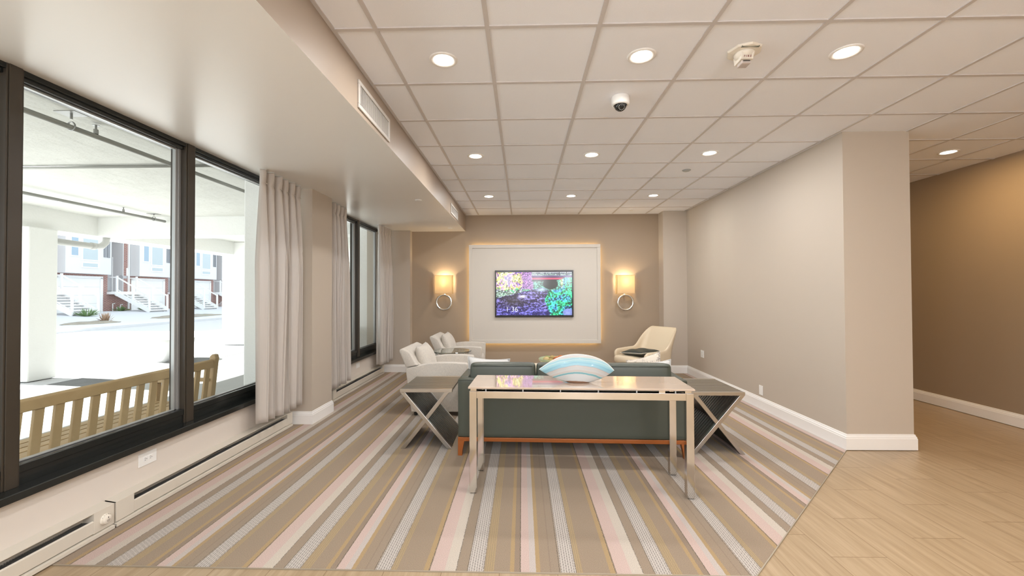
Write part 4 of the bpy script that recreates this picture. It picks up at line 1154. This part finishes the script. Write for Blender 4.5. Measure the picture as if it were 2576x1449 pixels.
def house(Y, label):
    GX, G = -27.5, .36
    t = thing('townhouse', label, 'house', (GX, Y, G), 0, 'townhouses across the street')
    # local: +x toward us; y 0..4.8 (garage 0..2.7, entry 3.1..4.7); z from grade
    bm = B(); box(bm, -6, 0, -.12, 3.15, 0, 9.1); box(bm, -6, -.9, 3.15, 4.65, 0, 9.1); box(bm, -.9, 0, 4.30, 4.65, 0, 9.1)
    box(bm, -.8, 0, 3.15, 4.30, 0, 1.28)
    obj('brick_wall', bm, M['brick'], t)
    bm = bx(-.9, -.8, 3.15, 4.30, 1.28, 9.1); box(bm, -.8, -.02, 4.24, 4.30, 1.28, 9.1); box(bm, -.8, -.05, 3.16, 4.24, 5.0, 9.1); obj('entry_wall', bm, M['siding'], t)
    obj('downspout', bx(0, .09, 4.56, 4.65, .1, 9.0), M['housetrim'], t)
    for q in (.38, .70):
        xa, ya, xb, yb = .75, 1.95, .40, 3.0
        p = [(xa+(xb-xa)*s_, ya+(yb-ya)*s_) for s_ in (q-.12, q+.12)]
        bm = B(); prism(bm, [p[0], p[1], (p[1][0]+.03, p[1][1]+.01), (p[0][0]+.03, p[0][1]+.01)], 'z', 3.5, 5.5)
        obj('side_window', bm, M['sidepane'], t)
    obj('roof', bx(-6.1, .25, -.12, 4.65, 9.1, 9.35), M['housetrim'], t)
    gf = obj('garage_frame', box(box(bx(-.02, .08, -.0, .10, 0, 2.2), -.02, .08, 2.62, 2.78, 0, 2.2), -.02, .08, 0, 2.78, 2.12, 2.28), M['housetrim'], t)
    bm = B()
    for k in range(4): box(bm, -.0, .03, .10, 2.62, k*.53+.005, k*.53+.525)
    obj('garage_door', bm, M['housetrim'], t)
    bay = obj('bay', prism(B(), [(0, -.12), (.75, -.12), (.75, 1.95), (.40, 3.0), (0, 3.0)], 'z', 2.40, 8.6), M['siding'], t)
    for (y0, y1, z0, z1) in ((.12, .62, 3.4, 4.9), (.78, 1.80, 3.2, 4.9), (.78, 1.80, 2.75, 3.1), (.12, 1.80, 5.1, 5.6)):
        f = obj('window', bx(.75, .79, y0, y1, z0, z1), M['housetrim'], t); obj('pane', bx(.79, .795, y0+.06, y1-.06, z0+.06, z1-.06), M['pane'] if y1 < 1 else M['blind'], f)
    f = obj('entry_window', bx(-.8, -.75, 3.22, 3.5, 3.0, 4.6), M['housetrim'], t); obj('pane', bx(-.75, -.745, 3.26, 3.46, 3.1, 4.5), M['dark'], f)
    f = obj('front_door', bx(-.8, -.74, 3.55, 4.22, 1.35, 3.6), M['doorgrey'], t); obj('door_frame', box(bx(-.8, -.72, 3.50, 3.57, 1.3, 3.7), -.8, -.72, 4.18, 4.239, 1.3, 3.7), M['housetrim'], t)
    obj('porch_lamp', lathe(B(), [(0, 0), (.07, .02), (.07, .22), (.03, .28), (0, .28)], 16, (-.1, 4.36, 2.9)), M['housetrim'], t)
    obj('mailbox', tube(B(), [(-.1, 4.2, 2.3), (-.1, 4.5, 2.3)], .14, 14), M['doorgrey'], t)
    obj('address_plate', bx(0, .02, 4.47, 4.62, 2.4, 2.95), M['housetrim'], t)
    st = B(); box(st, -.75, .6, 3.1, 4.66, 1.12, 1.30)
    obj('landing', st, M['housetrim'], t)
    for k in range(8):
        x = .6+k*.28; z = 1.30-(k+1)*.155
        obj('stair_tread', box(bx(x, x+.27, 3.25, 4.6, z-.045, z), x+.005, x+.02, 3.25, 4.6, z-.14, z-.05), M['housetrim'], t)
    sm_ = B()
    for y in (3.2, 4.62): bar(sm_, (.5, y, 1.2), (2.84, y, .0), .05, .26)
    obj('stringers', sm_, M['housetrim'], t)
    for y in (3.2, 4.62):
        bm = B(); bar(bm, (.6, y, 2.25), (2.8, y, 1.0), .05, .07); bar(bm, (.6, y, 1.45), (2.8, y, .2), .03, .04); bar(bm, (-.6, y, 2.25), (.6, y, 2.25), .05, .07)
        for x, z0, z1 in ((.6, 1.0, 2.35), (1.7, .4, 1.65), (2.8, 0, 1.1)): box(bm, x-.045, x+.045, y-.045, y+.045, z0, z1)
        obj('railing', bm, M['housetrim'], t)
    for k, hgt in ((.2, .5), (.5, .25), (.75, .42)):
        obj('meter_pipe', tube(B(), [(.12, 3.2+k, 0), (.12, 3.2+k, hgt), (.12, 3.35+k, hgt)], .03, 8), M['housetrim'], t)
    return t
h0 = house(24.2, 'brick and white townhouse across the street, leftmost one with its garage fully in view')
for k, lb in ((-1, 'brick townhouse across the street, its stairs half hidden by the left column'), (1, 'brick and white townhouse across the street, second garage, just left of the window mullion'), (2, 'brick and white townhouse seen in the narrow window pane, third garage'), (3, 'farthest pale townhouse across the street'), (5, 'pale townhouse down the street, first one glimpsed through the far window'), (6, 'pale townhouse farthest down the street, glimpsed through the far window')):
    dup(h0, (-27.5, 24.2+4.8*k, .36), 0, lb)
# planting beds
def shrub(x, y, r, h, mat, label, seed):
    rnd = random.Random(seed); bm = B()
    for k in range(70):
        a = rnd.uniform(0, 2*PI); e = rnd.uniform(.25, 1.4); L_ = h*rnd.uniform(.6, 1)
        d = Vector((math.cos(a)*math.cos(e)*r/h, math.sin(a)*math.cos(e)*r/h, math.sin(e)))*L_
        p = Vector((math.cos(a)*r*.15, math.sin(a)*r*.15, 0)); s = Vector((-math.sin(a), math.cos(a), 0))*.02
        v = [bm.verts.new(p-s), bm.verts.new(p+s), bm.verts.new(p+d*.6+s*1.2+Vector((0, 0, .02))), bm.verts.new(p+d), bm.verts.new(p+d*.6-s*1.2)]
        bm.faces.new(v)
    return tag(obj('shrub', bm, mat, loc=(x, y, 0)), label, 'shrub', 'shrubs across the street')
M['leaf'] = plain('green_leaf', (.16, .26, .10, 1), .7); M['twig'] = plain('dry_twigs', (.40, .28, .20, 1), .8); M['bed'] = plain('stone_bed', (.38, .34, .28, 1), .95, bump=(4, 1, .1), vary=.5)
shrub(-24.2, 22.9, .7, .55, M['leaf'], 'green shrub by the left townhouse stairs', 1).location.z = .25
shrub(-26.8, 27.6, .6, .4, M['leaf'], 'green plants at the brick wall under the middle landing', 2).location.z = .36
shrub(-26.4, 28.9, .5, .4, M['leaf'], 'low green plants beside the middle townhouse stairs', 3).location.z = .36
shrub(-26.4, 34.0, .8, 1.0, M['twig'], 'dry twiggy shrub beside the window mullion', 4).location.z = .36
shrub(-20.8, 20.6, .45, .6, M['twig'], 'dry shrub near the kerb on the left', 5).location.z = .06
shrub(-21.5, 26.0, .35, .35, M['twig'], 'tuft of dry grass in the stone bed', 6).location.z = .08
for x0, x1, y0, y1, lb in ((-22.6, -20.0, 23.6, 29, 'bed of loose stones in front of the middle townhouse'), (-21.6, -20.0, 18.6, 21.2, 'bed of loose stones by the kerb on the left')):
    bm = B(); cx_, cy_ = (x0+x1)/2, (y0+y1)/2
    lathe(bm, [(0, .10), (.5, .09), (.8, .05), (1, 0)], 28)
    for v in bm.verts: v.co.x *= (x1-x0)/2; v.co.y *= (y1-y0)/2; v.co.z += .02*math.sin(v.co.y*9)*math.cos(v.co.x*11)
    o = obj('stone_bed', bm, M['bed'], loc=(cx_, cy_, .06)); tag(o, lb, 'stones', kind='stuff')
